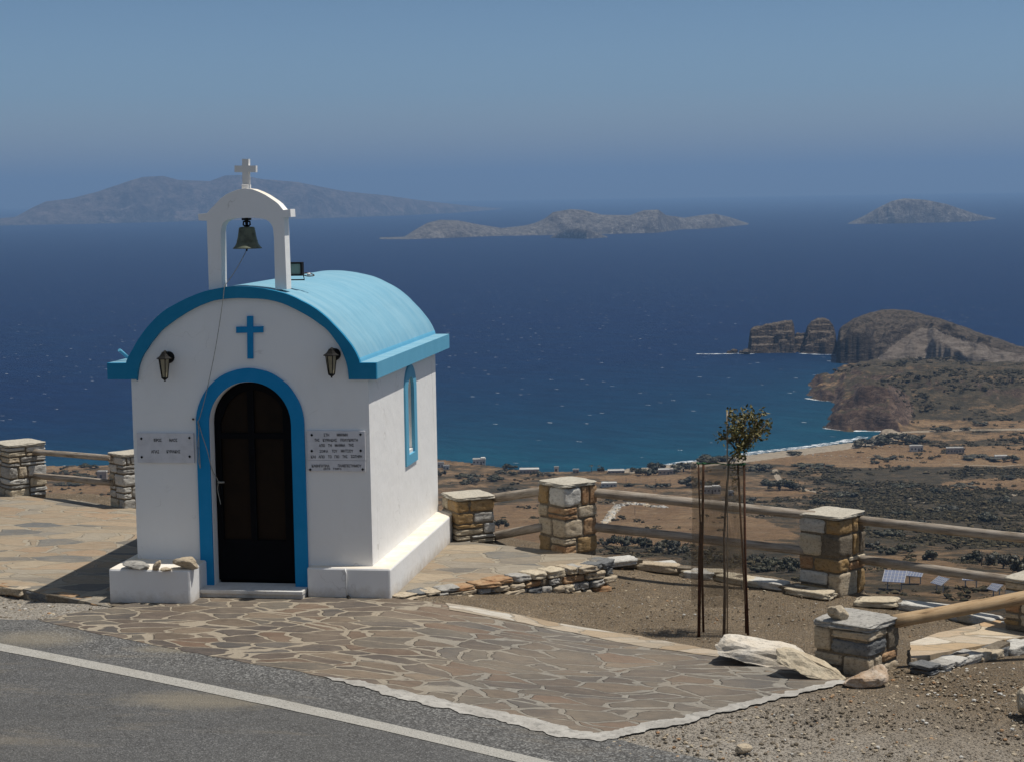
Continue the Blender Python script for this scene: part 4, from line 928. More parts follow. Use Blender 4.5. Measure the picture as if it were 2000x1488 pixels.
no = bpy.data.objects.new('netting', me); COL.objects.link(no); no.parent = stakes; no.location = -stakes.location

# ================================================================== the valley, the sea and the islands
def scrub_mat():
    t = NT('valley_land'); p = t.pos()
    at = t.n('Attribute', attribute_name='cover'); sp_ = t.n('SeparateColor', {'Color': at.outputs['Color']})
    gold = t.ramp(t.noise(p, .025, 6, .7), [(.3, (.20, .118, .056)), (.5, (.275, .168, .082)), (.7, (.35, .23, .122))])
    gold = t.mix(t.ramp(t.noise(t.pos((1, 1, 1)), .35, 8, .8), [(.42, 0.), (.62, .75)]), gold, (.085, .058, .034))
    gold = t.mix(t.ramp(t.noise(p, .06, 8, .8, .6), [(.52, 0.), (.66, .55)]), gold, (.34, .25, .15))
    sc = t.ramp(t.noise(p, .09, 8, .75), [(.28, (.026, .022, .011)), (.45, (.058, .045, .024)), (.58, (.10, .074, .042)), (.72, (.17, .12, .07))])
    sc = t.mix(t.ramp(t.noise(p, .4, 6, .8), [(.35, .7), (.55, 0.)]), sc, (.022, .024, .016))
    rockc = t.ramp(t.noise(t.pos((1, 1, 4)), .05, 8, .75, .5), [(.3, (.038, .020, .013)), (.5, (.110, .070, .048)), (.7, (.24, .17, .125))])
    crk = t.math('ABSOLUTE', t.math('SUBTRACT', t.noise(t.pos((1, 1, 2)), .12, 6, .7, .7), .5)); rockc = t.mix(t.ramp(crk, [(0, .85), (.04, 0.)]), rockc, (.012, .009, .007))
    bn = t.noise(p, .05, 7, .7)
    g = t.math('ADD', sp_.outputs[0], t.math('MULTIPLY', t.math('SUBTRACT', bn, .5), 1.9))
    c = t.mix(t.ramp(g, [(.40, 0.), (.66, 1.)]), sc, gold)
    pn = t.math('ADD', sp_.outputs[1], t.math('MULTIPLY', t.math('SUBTRACT', bn, .5), .6))
    c = t.mix(t.ramp(pn, [(.45, 0.), (.6, 1.)]), c, t.ramp(t.noise(p, .3, 6, .8), [(.3, (.26, .20, .14)), (.7, (.46, .39, .29))]))
    g2 = t.n('NewGeometry'); nz = t.n('SeparateXYZ', {'Vector': g2.outputs['Normal']}).outputs['Z']
    st = t.math('ADD', nz, t.math('MULTIPLY', t.math('SUBTRACT', t.noise(p, .15, 5, .7), .5), .25))
    stf = t.math('MULTIPLY', t.ramp(st, [(.84, 1.), (.93, 0.)]), sp_.outputs[2])
    c = t.mix(stf, c, rockc)
    t.col(c); t.bump(t.noise(p, .12, 9, .8), 1.0, 3.0); return t.m
M['land'] = scrub_mat()
M['cliff'] = None
def cliffmat(name, c1, c2, c3, sc=.05, top=(.058, .044, .026), topamt=1.0, lay=5.0, bd=6.0, cover=False):
    t = NT(name); p = t.pos((1, 1, lay)); q = t.pos()
    n = t.noise(p, sc, 9, .75, .6)
    c = t.ramp(n, [(.32, c1), (.5, c2), (.68, c3)])
    c = t.mix(t.ramp(t.noise(q, sc*4, 7, .8), [(.35, .8), (.52, 0.)]), c, tuple(x*.4 for x in c1))
    for k_, w_ in ((2.2, .035), (6.0, .03)):
        cr_ = t.math('ABSOLUTE', t.math('SUBTRACT', t.noise(t.pos((1, 1, lay*.5)), sc*k_, 6, .7, .6), .5)); c = t.mix(t.ramp(cr_, [(.0, .85), (w_, 0.)]), c, tuple(x*.25 for x in c1))
    c = t.mix(t.ramp(t.noise(t.pos((1, 1, lay*1.6)), sc*1.3, 8, .8, .9), [(.54, 0.), (.64, .8)]), c, tuple(min(.6, x*1.25) for x in c3))
    g2 = t.n('NewGeometry'); nz = t.n('SeparateXYZ', {'Vector': g2.outputs['Normal']}).outputs['Z']
    st = t.math('ADD', nz, t.math('MULTIPLY', t.math('SUBTRACT', t.noise(q, sc*2, 6, .75), .5), .9))
    c = t.mix(t.math('MULTIPLY', t.ramp(st, [(.68, 0.), (.86, 1.)]), topamt), c, t.mix(t.ramp(t.noise(q, sc*5, 6, .8), [(.4, 0.), (.62, 1.)]), top, c3))
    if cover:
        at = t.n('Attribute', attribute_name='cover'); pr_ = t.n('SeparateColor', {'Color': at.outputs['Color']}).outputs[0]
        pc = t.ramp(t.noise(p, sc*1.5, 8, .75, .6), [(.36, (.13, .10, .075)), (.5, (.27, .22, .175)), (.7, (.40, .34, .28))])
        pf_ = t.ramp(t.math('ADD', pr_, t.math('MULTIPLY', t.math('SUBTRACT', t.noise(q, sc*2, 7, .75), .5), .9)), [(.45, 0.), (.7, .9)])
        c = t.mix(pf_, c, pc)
    t.col(c); t.bump(t.math('ADD', n, t.noise(q, sc*5, 8, .8)), 1.0, bd); return t.m
M['cliff'] = cliffmat('headland_rock', (.038, .026, .018), (.115, .083, .058), (.31, .245, .185), lay=8.0)
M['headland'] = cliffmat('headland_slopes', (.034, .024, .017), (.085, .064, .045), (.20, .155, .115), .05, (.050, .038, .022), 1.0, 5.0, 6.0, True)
M['isle'] = cliffmat('island_rock', (.10, .078, .06), (.19, .155, .12), (.44, .39, .33), .013, (.065, .055, .04), .6, 1.5, 20)
M['isle2'] = cliffmat('far_island_rock', (.10, .075, .065), (.16, .12, .10), (.34, .265, .22), .003, (.07, .055, .042), .6, 1.5, 60)

def seapt(px, py): p = onz(px, py, SEA); return (p.x, p.y)
# coastline of the land polygon, through places seen in the picture
coast = [(-3500, 700), (-900, 880), (-300, 912), (0, 911), (150, 909), (262, 908), (500, 905), (857, 897), (930, 905), (1000, 916), (1060, 921), (1130, 921), (1250, 914), (1340, 903), (1430, 893), (1500, 884), (1600, 872), (1690, 860), (1745, 848), (1738, 843), (1690, 841), (1650, 842), (1621, 838), (1618, 828), (1628, 812), (1632, 800), (1640, 788), (1637, 783), (1610, 781), (1586, 778), (1584, 768), (1588, 755), (1605, 742), (1640, 724), (1672, 713), (1690, 707), (1760, 703), (2100, 700), (2700, 740), (4200, 900)]
cw = np.array([seapt(*p) for p in coast])
beach_i = set(range(0, 18)); 
C2 = np.array([CAM.x, CAM.y]); FHn = np.array([-sy_, cy_]); RHn = np.array([cy_, sy_])
polyL = np.vstack([cw, [C2+FHn*300+RHn*1500], [C2+RHn*1500-FHn*300], [C2-RHn*1500-FHn*300], [C2+FHn*300-RHn*1800]])
def inpoly(P, poly):
    x, y = P[:, 0], P[:, 1]; ins = np.zeros(len(P), bool); n = len(poly)
    for i in range(n):
        x1, y1 = poly[i]; x2, y2 = poly[(i+1) % n]
        c = ((y1 > y) != (y2 > y)); xx = (x2-x1)*(y-y1)/(y2-y1+1e-12)+x1; ins ^= c & (x < xx)
    return ins
def dseg(P, line):
    d = np.full(len(P), 1e9); idx = np.zeros(len(P), int)
    for i in range(len(line)-1):
        a, b = line[i], line[i+1]; ab = b-a; t = np.clip(((P-a)@ab)/(ab@ab+1e-12), 0, 1)
        q = np.hypot(*(P-(a+t[:, None]*ab)).T); m = q < d; d[m] = q[m]; idx[m] = i
    return d, idx
# vectorised value noise
_tab = rng.random((256, 256))
def vn(x, y):
    xi = np.floor(x).astype(int); yi = np.floor(y).astype(int); fx_ = x-xi; fy = y-yi
    u = fx_*fx_*(3-2*fx_); v = fy*fy*(3-2*fy)
    T = lambda a, b: _tab[a % 256, b % 256]
    return ((T(xi, yi)*(1-u)+T(xi+1, yi)*u)*(1-v)+(T(xi, yi+1)*(1-u)+T(xi+1, yi+1)*u)*v)*2-1
def vf(x, y, o=5, ridged=False):
    s = np.zeros_like(x); a = 1.0; tot = 0
    for k in range(o):
        q = vn(x*2**k+17.3*k, y*2**k+5.1*k); q = 1-2*np.abs(q) if ridged else q
        s += a*q; tot += a; a *= .52
    return s/tot
DR_ = np.array([(0, .50), (16, .36), (30, .335), (60, .31), (100, .28), (200, .245), (300, .226), (400, .209), (500, .1965), (600, .1875), (700, .180), (800, .1735), (900, .167), (1000, .1585), (1140, .1441), (1250, .1318), (1400, .1175), (3000, .055)])
def height(XY):
    rel = XY-C2; r = np.hypot(rel[:, 0], rel[:, 1]); u = 1000+F_PX*(rel@RHn)/np.maximum(rel@FHn, 1)
    ins = inpoly(XY, polyL); d, idx = dseg(XY, cw); d = np.where(ins, d, -d)
    x, y = XY[:, 0], XY[:, 1]
    base = CAM.z - np.interp(r, DR_[:, 0], DR_[:, 1])*r
    base = np.maximum(base, SEA+1.5)
    amp = sst(60, 300, r)*(1-.6*sst(1000, 1200, r))
    base = base + amp*(2.6*vf(x/90, y/90, 5) + 1.0*vf(x/22, y/22, 4))
    # the low promontory on the right
    hs = np.interp(r, [1120, 1190, 1250, 1300, 1400, 1480, 1580, 1690, 1760, 1850], [0, 3, 10, 16, 21, 20, 15, 7, 2, 0])
    lowc = np.exp(-((u-1700)/70)**2)*np.exp(-((r-1300)/55)**2)*13
    w = sst(1540, 1600, u)*sst(1190, 1235, r)*np.where(u < 1735, 1, 1-.75*sst(1735, 1800, u)*(1-sst(1300, 1400, r)))
    hs = hs*(.75+.25*sst(1600, 1800, u)) + lowc + 2.2*vf(x/60, y/60, 5)
    ridge = 7*vf(x/35+9, y/35, 5, True)
    land = np.maximum(base, SEA+1.2)
    cliffy = w
    hh = np.where(w > 0, (land-SEA)*(1-w)+w*(hs+ridge*.75), land-SEA)
    jag = 14*vf(x/30, y/30, 5)+6*vf(x/9, y/9, 3)
    rampb = sst(0, 75, d); rampc = np.where(d+jag > 0, .06+.50*sst(0, 9, d+jag)+.44*sst(9, 38, d+jag*1.6), 0)
    steps = rampc
    rmp = rampb*(1-cliffy)+steps*cliffy
    h = SEA + hh*rmp + np.where(d > 0, .35, 0)*(1-cliffy)
    h = np.where((d <= 0) | ((cliffy > .5) & (rmp < .02)), SEA + np.where((cliffy > .5) & (rmp > 0.02), hh*rmp, -np.minimum(.9, .35-d*.05)), h)
    return h, r, u, d
def height1(x, y):
    h, *_ = height(np.array([[x, y]])); return float(h[0])
us = np.concatenate([np.linspace(-3200, -120, 60), np.arange(-110, 2110, 3.2), np.linspace(2120, 5200, 60)])
rs = np.concatenate([np.geomspace(17, 300, 70), np.arange(303, 1230, 3.4), np.arange(1230, 1830, 2.4)])
UU, RR = np.meshgrid(us, rs)
tn = (UU-1000)/F_PX; cs = 1/np.sqrt(1+tn*tn)
XY = C2 + (RR*cs)[..., None]*(FHn + tn[..., None]*RHn); XYf = XY.reshape(-1, 2)
H, rf_, uf_, df_ = height(XYf)
# keep the slope close below the terrace under the site sheet
sft = XYf[:, 1]-yf(XYf[:, 0])
# land cover, laid out as fields, scrub, tracks at their places on the ground
P3 = np.column_stack([XYf, H])-np.array(CAM)
zc = P3@np.array(FW); PX = 1000+F_PX*(P3@np.array(RT))/np.maximum(zc, 1); PY = 744-F_PX*(P3@np.array(UP))/np.maximum(zc, 1)
PP = np.column_stack([PX, PY])
gold = np.full(len(H), .42)
gold = np.where((PY < 1000) & (PX < 1420), .52, gold)
PW = PP + np.column_stack([16*vf(XYf[:, 0]/40, XYf[:, 1]/40, 4), 3.5*vf(XYf[:, 0]/40+31, XYf[:, 1]/40, 4)])
def field(poly, val, soft=3):
    global gold
    m = inpoly(PW, np.array(poly, float)); gold = np.where(m, val, gold)
field([(-400, 903), (262, 903), (262, 940), (-400, 940)], .62)
field([(-400, 948), (262, 948), (262, 990), (-400, 990)], .9)
field([(1445, 898), (1500, 890), (1600, 878), (1700, 868), (1760, 868), (1850, 872), (2400, 860), (2400, 908), (1900, 908), (1830, 912), (1700, 914), (1560, 910)], .95)
field([(857, 985), (1170, 985), (1340, 985), (1480, 1012), (1560, 1040), (1560, 1050), (1400, 1062), (1330, 1066), (1130, 1062), (857, 1062)], .95)
field([(1180, 928), (1370, 924), (1400, 930), (1380, 943), (1200, 943)], .9)
field([(1838, 944), (1900, 936), (2000, 930), (2300, 930), (2300, 958), (1990, 955), (1880, 968)], .85)
field([(1690, 1084), (1800, 1086), (1895, 1106), (1900, 1118), (1780, 1104), (1700, 1096)], .85)
field([(1130, 1062), (1330, 1066), (1330, 1090), (1130, 1090)], .42)
field([(1400, 935), (1560, 935), (1620, 960), (1560, 975), (1420, 965)], .60)
field([(1560, 1110), (1700, 1110), (2000, 1140), (2000, 1200), (1560, 1190)], .42)
field([(1725, 1105), (1990, 1118), (1990, 1150), (1725, 1138)], .75)
field([(1010, 944), (1100, 944), (1100, 975), (900, 975)], .45)
field([(1600, 915), (2300, 915), (2300, 932), (1900, 932), (1800, 950), (1640, 950), (1600, 935)], .27)
field([(1640, 955), (2300, 965), (2300, 1080), (1640, 1060)], .22)
field([(1330, 1085), (1570, 1060), (1570, 1140), (1330, 1120)], .25)
field([(1680, 700), (2500, 690), (2500, 845), (1800, 845), (1700, 800), (1640, 740)], .30)
field([(1740, 820), (2300, 822), (2300, 852), (1760, 862)], .58)
path = np.zeros(len(H))
def track(pts, w, v=1.0, ay=2.2):
    global path
    q = np.array(pts, float)*[1, ay]; d, _ = dseg(PP*[1, ay], q); path = np.maximum(path, v*np.exp(-(d/w)**2))
track([(1514, 918), (1518, 930), (1524, 940)], 7); track([(1545, 945), (1570, 955), (1610, 963)], 4)
track([(1721, 952), (1745, 956), (1772, 971), (1790, 978), (1811, 983)], 4); track([(1978, 967), (2010, 958), (2100, 950)], 5)
track([(1860, 906), (1960, 910), (2000, 906)], 2.5, .7); track([(1177, 1021), (1185, 1005), (1202, 985), (1195, 978)], 3, .8)
track([(1690, 836), (1800, 812), (2000, 740)], 2, .45); track([(1740, 845), (1850, 840), (2000, 838), (2300, 838)], 9, .62)
track([(1330, 960), (1420, 958), (1500, 950)], 2.5, .6); track([(960, 960), (1060, 968), (1200, 975), (1400, 990)], 2.5, .5)
# beach sand
path = np.maximum(path, np.where((df_ > 0) & (dseg(XYf, cw[12:19])[0] < 24) & (rf_ < 1235), .9, 0))
rockm = sst(1545, 1600, uf_)*sst(1190, 1230, rf_)
H = H + np.clip(.35-gold, 0, 1)*6*np.abs(vf(XYf[:, 0]/7, XYf[:, 1]/7, 3))*sst(300, 450, rf_)*(rf_ < 1240)*(df_ > 30)
nr, nu = UU.shape
ii = np.arange(nr*nu).reshape(nr, nu)
Fq = np.stack([ii[:-1, :-1], ii[:-1, 1:], ii[1:, 1:], ii[1:, :-1]], -1).reshape(-1, 4)
keep = (df_[Fq] > -40).any(1); Fq = Fq[keep]
def npmesh(name, V, Fq, mat, attr=None, smooth=True):
    used = np.unique(Fq); mp = np.full(len(V), -1); mp[used] = np.arange(len(used)); V = V[used]; Fq = mp[Fq]
    me = bpy.data.meshes.new(name); k = Fq.shape[1]
    me.vertices.add(len(V)); me.vertices.foreach_set('co', V.astype(np.float32).ravel())
    me.loops.add(Fq.size); me.loops.foreach_set('vertex_index', Fq.ravel().astype(np.int32))
    me.polygons.add(len(Fq)); me.polygons.foreach_set('loop_start', np.arange(len(Fq), dtype=np.int32)*k)
    me.polygons.foreach_set('use_smooth', np.full(len(Fq), smooth))
    me.update(calc_edges=True); me.validate()
    if attr is not None:
        a = me.color_attributes.new('cover', 'FLOAT_COLOR', 'POINT'); a.data.foreach_set('color', attr[used].astype(np.float32).ravel())
    me.materials.append(mat); o = bpy.data.objects.new(name, me); COL.objects.link(o); return o
tag(npmesh('terrain', np.column_stack([XYf, H]), Fq, M['land'], np.column_stack([gold, path, rockm, np.ones(len(H))])), kind='structure')

# ---- sea
def seamat():
    t = NT('sea_water'); p = t.pos(); at = t.n('Attribute', attribute_name='cover'); s_ = t.n('SeparateColor', {'Color': at.outputs['Color']})
    c = t.mix(t.math('ADD', s_.outputs[0], t.math('MULTIPLY', t.math('SUBTRACT', t.noise(p, .004, 5, .6), .5), .25), clamp=True), (.0008, .0115, .050), (.003, .046, .080))
    pw = t.pos((1, 1, 1), (0, 0, .5)); pst = t.n('Mapping', {'Vector': pw, 'Scale': (.5, 1.2, 1)}).outputs[0]
    wn_ = t.noise(pst, .06, 8, .72)
    c = t.mix(t.ramp(wn_, [(.40, 0.), (.62, .75)]), c, t.mix(1.0, c, (2.0, 1.6, 1.45, 1), 'MULTIPLY'))
    c = t.mix(t.ramp(t.noise(pst, .5, 6, .8), [(.35, .5), (.55, 0.)]), c, t.mix(1.0, c, (.5, .55, .6, 1), 'MULTIPLY'))
    # breaking crests
    v = t.n('TexVoronoi', {'Vector': t.n('Mapping', {'Vector': pw, 'Scale': (.45, 1.0, 1)}).outputs[0], 'Scale': .085, 'Randomness': 1}, voronoi_dimensions='2D')
    vs_ = t.n('SeparateColor', {'Color': v.outputs['Color']})
    cap = t.math('MULTIPLY', t.math('LESS_THAN', t.math('ADD', v.outputs['Distance'], t.math('MULTIPLY', t.noise(p, .35, 4, .8), .10)), .135), t.math('GREATER_THAN', t.math('ADD', vs_.outputs[0], t.math('MULTIPLY', t.math('SUBTRACT', t.noise(p, .004, 4, .7), .5), .26)), .90))
    cap = t.math('MULTIPLY', cap, t.math('GREATER_THAN', t.noise(p, .25, 5, .8), .47))
    c = t.mix(t.math('MULTIPLY', cap, t.math('MULTIPLY_ADD', vs_.outputs[1], .55, .10)), c, (.60, .64, .66)); t.col(c)
    t.set(t.b.inputs['Roughness'], t.mix(cap, (.5, .5, .5), (.9, .9, .9))); t.b.inputs['IOR'].default_value = 1.33; t.b.inputs['Specular IOR Level'].default_value = .12
    t.bump(t.math('ADD', t.noise(pst, .05, 8, .75), t.math('MULTIPLY', t.noise(pst, .3, 5, .7), .3)), 1.0, 2.2)
    return t.m
M['sea'] = seamat()
usS = np.concatenate([np.linspace(-math.pi, -.6, 40)[:-1], np.linspace(-.6, .62, 260), np.linspace(.62, math.pi, 40)[1:]])
rS = np.concatenate([[400, 700, 900], np.arange(1000, 2300, 12), np.geomspace(2330, 43500, 60)])
A_, R_ = np.meshgrid(usS, rS); XS = C2 + (R_*np.cos(A_))[..., None]*FHn + (R_*np.sin(A_))[..., None]*RHn; XSf = XS.reshape(-1, 2)
dS_, _ = dseg(XSf, cw); insS = inpoly(XSf, polyL); dS_ = np.where(insS, 0, dS_)
uS = 1000+F_PX*np.tan(np.clip(A_.ravel(), -1.4, 1.4))
dbch, _ = dseg(XSf, cw[:20])
sh = np.exp(-dbch/250.0)*.9*sst(-200, 700, uS) + .25*np.exp(-dS_/60)
sh = np.maximum(sh, .9*np.exp(-dbch/110)*.9)
jj = np.arange(A_.size).reshape(A_.shape); FS = np.stack([jj[:-1, :-1], jj[:-1, 1:], jj[1:, 1:], jj[1:, :-1]], -1).reshape(-1, 4)
so = npmesh('sea', np.column_stack([XSf, np.full(len(XSf), SEA)]), FS, M['sea'], np.column_stack([sh, sh, sh, np.ones(len(sh))]))
tag(so, kind='structure')
for p_ in so.data.polygons[:1]:
    if p_.normal.z < 0: so.data.flip_normals()
t = NT('sea_foam'); p = t.pos(); t.col((.66, .69, .70)); t.set(t.b.inputs['Alpha'], t.ramp(t.noise(p, .16, 7, .85), [(.45, 0.), (.56, 1.)])); M['foam'] = t.m
def surf(pts, w, label, off=0.0):
    P = [Vector((*seapt(*p), 0)) for p in pts]; P = [Vector(p) for p in catmull([tuple(p) for p in P], 8)]; mb = MB(); vs = []
    for i, p in enumerate(P):
        d = (P[min(i+1, len(P)-1)]-P[max(i-1, 0)]).normalized(); n = Vector((-d.y, d.x, 0))
        ww_ = w*(.6+.6*(fbm((i*.35, w, 0), 3)+.5)); vs += [p+n*(off-ww_*.5)+Vector((0, 0, SEA+.25)), p+n*(off+ww_*.5)+Vector((0, 0, SEA+.25))]
    mb.add(vs, [(2*i, 2*i+1, 2*i+3, 2*i+2) for i in range(len(P)-1)]); o = mb.build('surf', M['foam'], recalc=False); tag(o, label, 'foam', None, 'stuff')
surf([(1440, 892), (1500, 883), (1560, 877), (1620, 869), (1680, 859), (1700, 853)], 9, 'line of white surf along the beach', 4)
surf([(1610, 836), (1650, 841), (1690, 842), (1738, 843)], 5, 'surf at the foot of the reddish cliff')
surf([(1360, 692), (1400, 692), (1440, 691), (1470, 692)], 8, 'white surf off the rocks left of the stacks')
surf([(1576, 778), (1600, 782), (1637, 784)], 5, 'surf at the foot of the dark cliff')
surf([(1560, 691), (1600, 693), (1638, 694)], 5, 'surf between the stacks and the headland')
surf([(1300, 908), (1345, 901), (1370, 899)], 6, 'surf at the near end of the beach')

# ---- headland behind, as a height field of its own
def relief(name, u0, u1, nu_, r0, r1, nr_, hf, mat, lab=None, cat=None, kind='structure', af=None):
    u = np.linspace(u0, u1, nu_); r = np.linspace(r0, r1, nr_); U, Rr_ = np.meshgrid(u, r); tn = (U-1000)/F_PX; cs = 1/np.sqrt(1+tn*tn)
    XY = C2+(Rr_*cs)[..., None]*(FHn+tn[..., None]*RHn)
    h = hf(U, Rr_, XY[..., 0], XY[..., 1]); V = np.column_stack([XY.reshape(-1, 2), SEA+h.ravel()])
    i = np.arange(U.size).reshape(U.shape); Fq = np.stack([i[:-1, :-1], i[:-1, 1:], i[1:, 1:], i[1:, :-1]], -1).reshape(-1, 4)
    hh = h.ravel(); Fq = Fq[(hh[Fq] > -.5).any(1)]
    return tag(npmesh(name, V, Fq, mat, af(V) if af else None), lab, cat, None, kind)
def ridge_h(pts, r): # skyline pixels -> height above the sea for a ridge at distance r
    return [p[0] for p in pts], [ondist(p[0], p[1], r).z-SEA for p in pts]
RDG = lambda u: np.interp(u, [1640, 1750, 1850, 1950, 2000, 2100, 2300], [1900, 1900, 1870, 1790, 1735, 1660, 1580])
dome_sky = [(1634, 668), (1640, 648), (1647, 639), (1670, 623), (1703, 611), (1746, 605), (1779, 608), (1835, 623), (1901, 646), (1967, 669), (2000, 680), (2100, 704), (2300, 750)]
dome_x = [p[0] for p in dome_sky]; dome_h = [ondist(p[0], p[1], float(RDG(p[0]))).z-SEA for p in dome_sky]
def dome(U, R_, x, y):
    hr = np.interp(U, dome_x, dome_h); rd = RDG(U); jx = 7*vf(x/22, y/22, 4); left = sst(1636, 1643, U+jx*.5)
    foot = rd-138+12*vf(U/26, R_*0+3, 4)-25*(1-sst(1700, 1740, U))*0
    t = (R_-foot)/(rd-foot); g = vf(x/42, y/42, 6, True); g3 = vf(x/15+4, y/15, 4, True)
    cl = np.interp(U+5*vf(R_/20, U/30, 3), [1640, 1692, 1712, 1760, 1812, 1828, 1900, 2000], [.92, .80, .05, .05, .08, .62, .42, .35])
    prof = np.where(t < 0, 0, cl*sst(0, .09, t)+(1-cl)*np.clip(t, 0, 1)**.75)
    # dark undercut cliff band running down to the right across the slope
    lt = .50-.0011*(U-1820); band = np.exp(-((U-1900)/90)**4); prof = prof + band*(.15*sst(lt, lt+.04, t)-.15*sst(lt+.04, .98, t)-.0)
    h = hr*np.clip(prof, 0, 1.02)
    h = np.where(R_ > rd, hr*(1-sst(rd, rd+80, R_)), h); tt = np.clip(t, 0, 1)
    h = h + (h > 1)*(R_ < rd+10)*((8.5*g+4.0*g3)*np.minimum(tt*3, 1)*(1-.85*tt)+1.8*vf(x/9, y/9, 4)*(1-.7*tt)-2.5*np.minimum(tt*3, 1)*(1-tt))
    for (u0_, du_, wd_, a_) in ((1706, 115, 15, 13), (1772, 70, 11, 8), (1830, 55, 10, 7), (1665, 25, 8, 6), (1905, 40, 12, 6)):
        rel_ = U-(u0_+du_*tt)+4*vf(R_/14, U/20, 3)
        h = h + (t > 0)*a_*np.exp(-(rel_/wd_)**2)*np.minimum(tt*4, 1)*(1-tt)**.8*(hr > 5) - (t > 0)*a_*.6*np.exp(-((rel_+wd_*1.6)/wd_)**2)*np.minimum(tt*4, 1)*(1-tt)
    qs = 5.2; hq = (np.floor(h/qs+.8*vf(x/38, y/38, 3))+sst(.55, 1, (h/qs+.8*vf(x/38, y/38, 3)) % 1))*qs
    h = np.where((h > 1) & (t < .9), h*.72+.28*np.clip(hq, .5, h+4), h)
    h = h*left
    return np.where(h < .4, -1.0, h)
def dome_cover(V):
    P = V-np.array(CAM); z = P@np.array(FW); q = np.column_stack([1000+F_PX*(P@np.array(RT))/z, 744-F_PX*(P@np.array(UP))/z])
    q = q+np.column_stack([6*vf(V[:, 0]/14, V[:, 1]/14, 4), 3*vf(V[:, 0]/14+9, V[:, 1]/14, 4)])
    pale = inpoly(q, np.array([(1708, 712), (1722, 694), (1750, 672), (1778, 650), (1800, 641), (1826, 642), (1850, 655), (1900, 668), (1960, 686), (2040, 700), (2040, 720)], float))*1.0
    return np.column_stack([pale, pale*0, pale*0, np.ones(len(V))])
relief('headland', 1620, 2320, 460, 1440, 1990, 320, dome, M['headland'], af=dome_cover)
def stack(name, x0, x1, sky, base_y, depth, label, seed):
    rb_ = (CAM.z-SEA)/((CAM.z-onz(0, 0, CAM.z-1).z) or 1)
    pb_ = onz((x0+x1)/2, base_y, SEA); r0 = math.hypot(pb_.x-CAM.x, pb_.y-CAM.y)
    sx, shh = ridge_h(sky, r0+depth*.45)
    def hf(U, R_, x, y):
        jx = 7*vf(x/13+seed, y/13, 5); e = sst(x0-1, x0+5, U+jx)*(1-sst(x1-5, x1+1, U+jx))
        f = .42*sst(r0-2, r0+3, R_+jx*.7)+.30*sst(r0+7, r0+11, R_+jx)+.28*sst(r0+15, r0+24, R_+jx*1.3)*(1-sst(r0+depth-12, r0+depth, R_+jx)); hr = np.interp(U, sx, shh)
        lay = .03*np.sin(hr*.0+ (f*hr)*.9)
        h = hr*f*e+e*f*(2.5*vf(x/8+seed, y/8, 4)); q = np.floor(h/6.5+.6*vf(x/30, y/30, 3))*6.5
        h = np.where(f < .98, .45*h+.55*np.minimum(np.maximum(q, 0), h+2), h)
        return np.where(e*f < .02, -1.0, h)
    return relief(name, x0-8, x1+8, 150, r0-12, r0+depth+8, 90, hf, M['cliff'], label, 'sea stack', None)
stack('sea_stack', 1465, 1558, [(1464, 654), (1467, 646), (1480, 642), (1500, 637), (1520, 633), (1540, 629), (1550, 628), (1555, 640), (1560, 660)], 690, 60, 'broad flat-topped sea stack, left of the two', 3)
stack('sea_stack', 1566, 1637, [(1566, 678), (1574, 660), (1580, 641), (1588, 631), (1600, 626), (1612, 624), (1622, 628), (1630, 637), (1635, 652), (1638, 672)], 691, 60, 'narrow sea stack between the broad stack and the headland', 9)
stack('sea_rock', 1552, 1580, [(1552, 655), (1560, 652), (1575, 653), (1580, 658)], 688, 40, 'low rocky saddle joining the two sea stacks', 14)
for k, (px, py, s_) in enumerate([(1424, 688, 5), (1434, 687, 7), (1447, 688, 5), (1457, 689, 8)]):
    pt = onz(px, py+3, SEA); rock('sea_rock', (pt.x, pt.y, SEA-.5), (s_*1.3, s_, s_*.8), (0, 0, k), 200+k, M['cliff'], 'small dark rock in the surf left of the broad sea stack', 'rock', 12, 3, 'small rocks left of the sea stacks')

# ---- islands
def island(name, base_y_at, sky, sub, mat, label, back=None, dscale=1.0):
    """base_y_at: (x, y) waterline pixels; sky: skyline pixels"""
    bx_ = [p[0] for p in base_y_at]; by_ = [p[1] for p in base_y_at]
    rr_ = [math.hypot(onz(x, y, SEA).x-CAM.x, onz(x, y, SEA).y-CAM.y) for x, y in base_y_at]
    x0, x1 = bx_[0], bx_[-1]; rmin, rmax = min(rr_), max(rr_); dep = dscale*(x1-x0)/F_PX*(rmin+rmax)/2*.22
    hs_ = []
    for x, y in sky:
        r = np.interp(x, bx_, rr_)+dep*.5; hs_.append(max(0, ondist(x, y, r).z-SEA))
    sxx = [p[0] for p in sky]
    def hf(U, R_, x, y):
        r0 = np.interp(U, bx_, rr_); L = (x1-x0)/F_PX*rmin
        r0 = r0 + dep*.10*vf(U/(x1-x0)*9, R_*0+sub, 4)
        t = (R_-r0)/dep; hr = np.interp(U, sxx, hs_)
        f = np.where(t < .5, .22*sst(0, .05, t)+.78*np.clip(t/.5, 0, 1)**.85, 1-sst(.55, 1.0, t)); f = np.where(t < 0, 0, f)
        e = sst(x0, x0+2, U)*(1-sst(x1-2, x1, U)); g = vf(x/L*14, y/L*14, 6, True); g2 = vf(x/L*50, y/L*50, 4)
        h = hr*f*(1+(.75*g+.4*g2)*np.clip(1-t/.5, 0, 1)*sst(0, .15, t)); return np.where((f < .01) | (e*hr < 1.0), -1.0, h*e)
    o = relief(name, x0-2, x1+2, 420, rmin*.985-dep*.1, rmax+dep*1.1, 130, hf, mat, label, None); return o
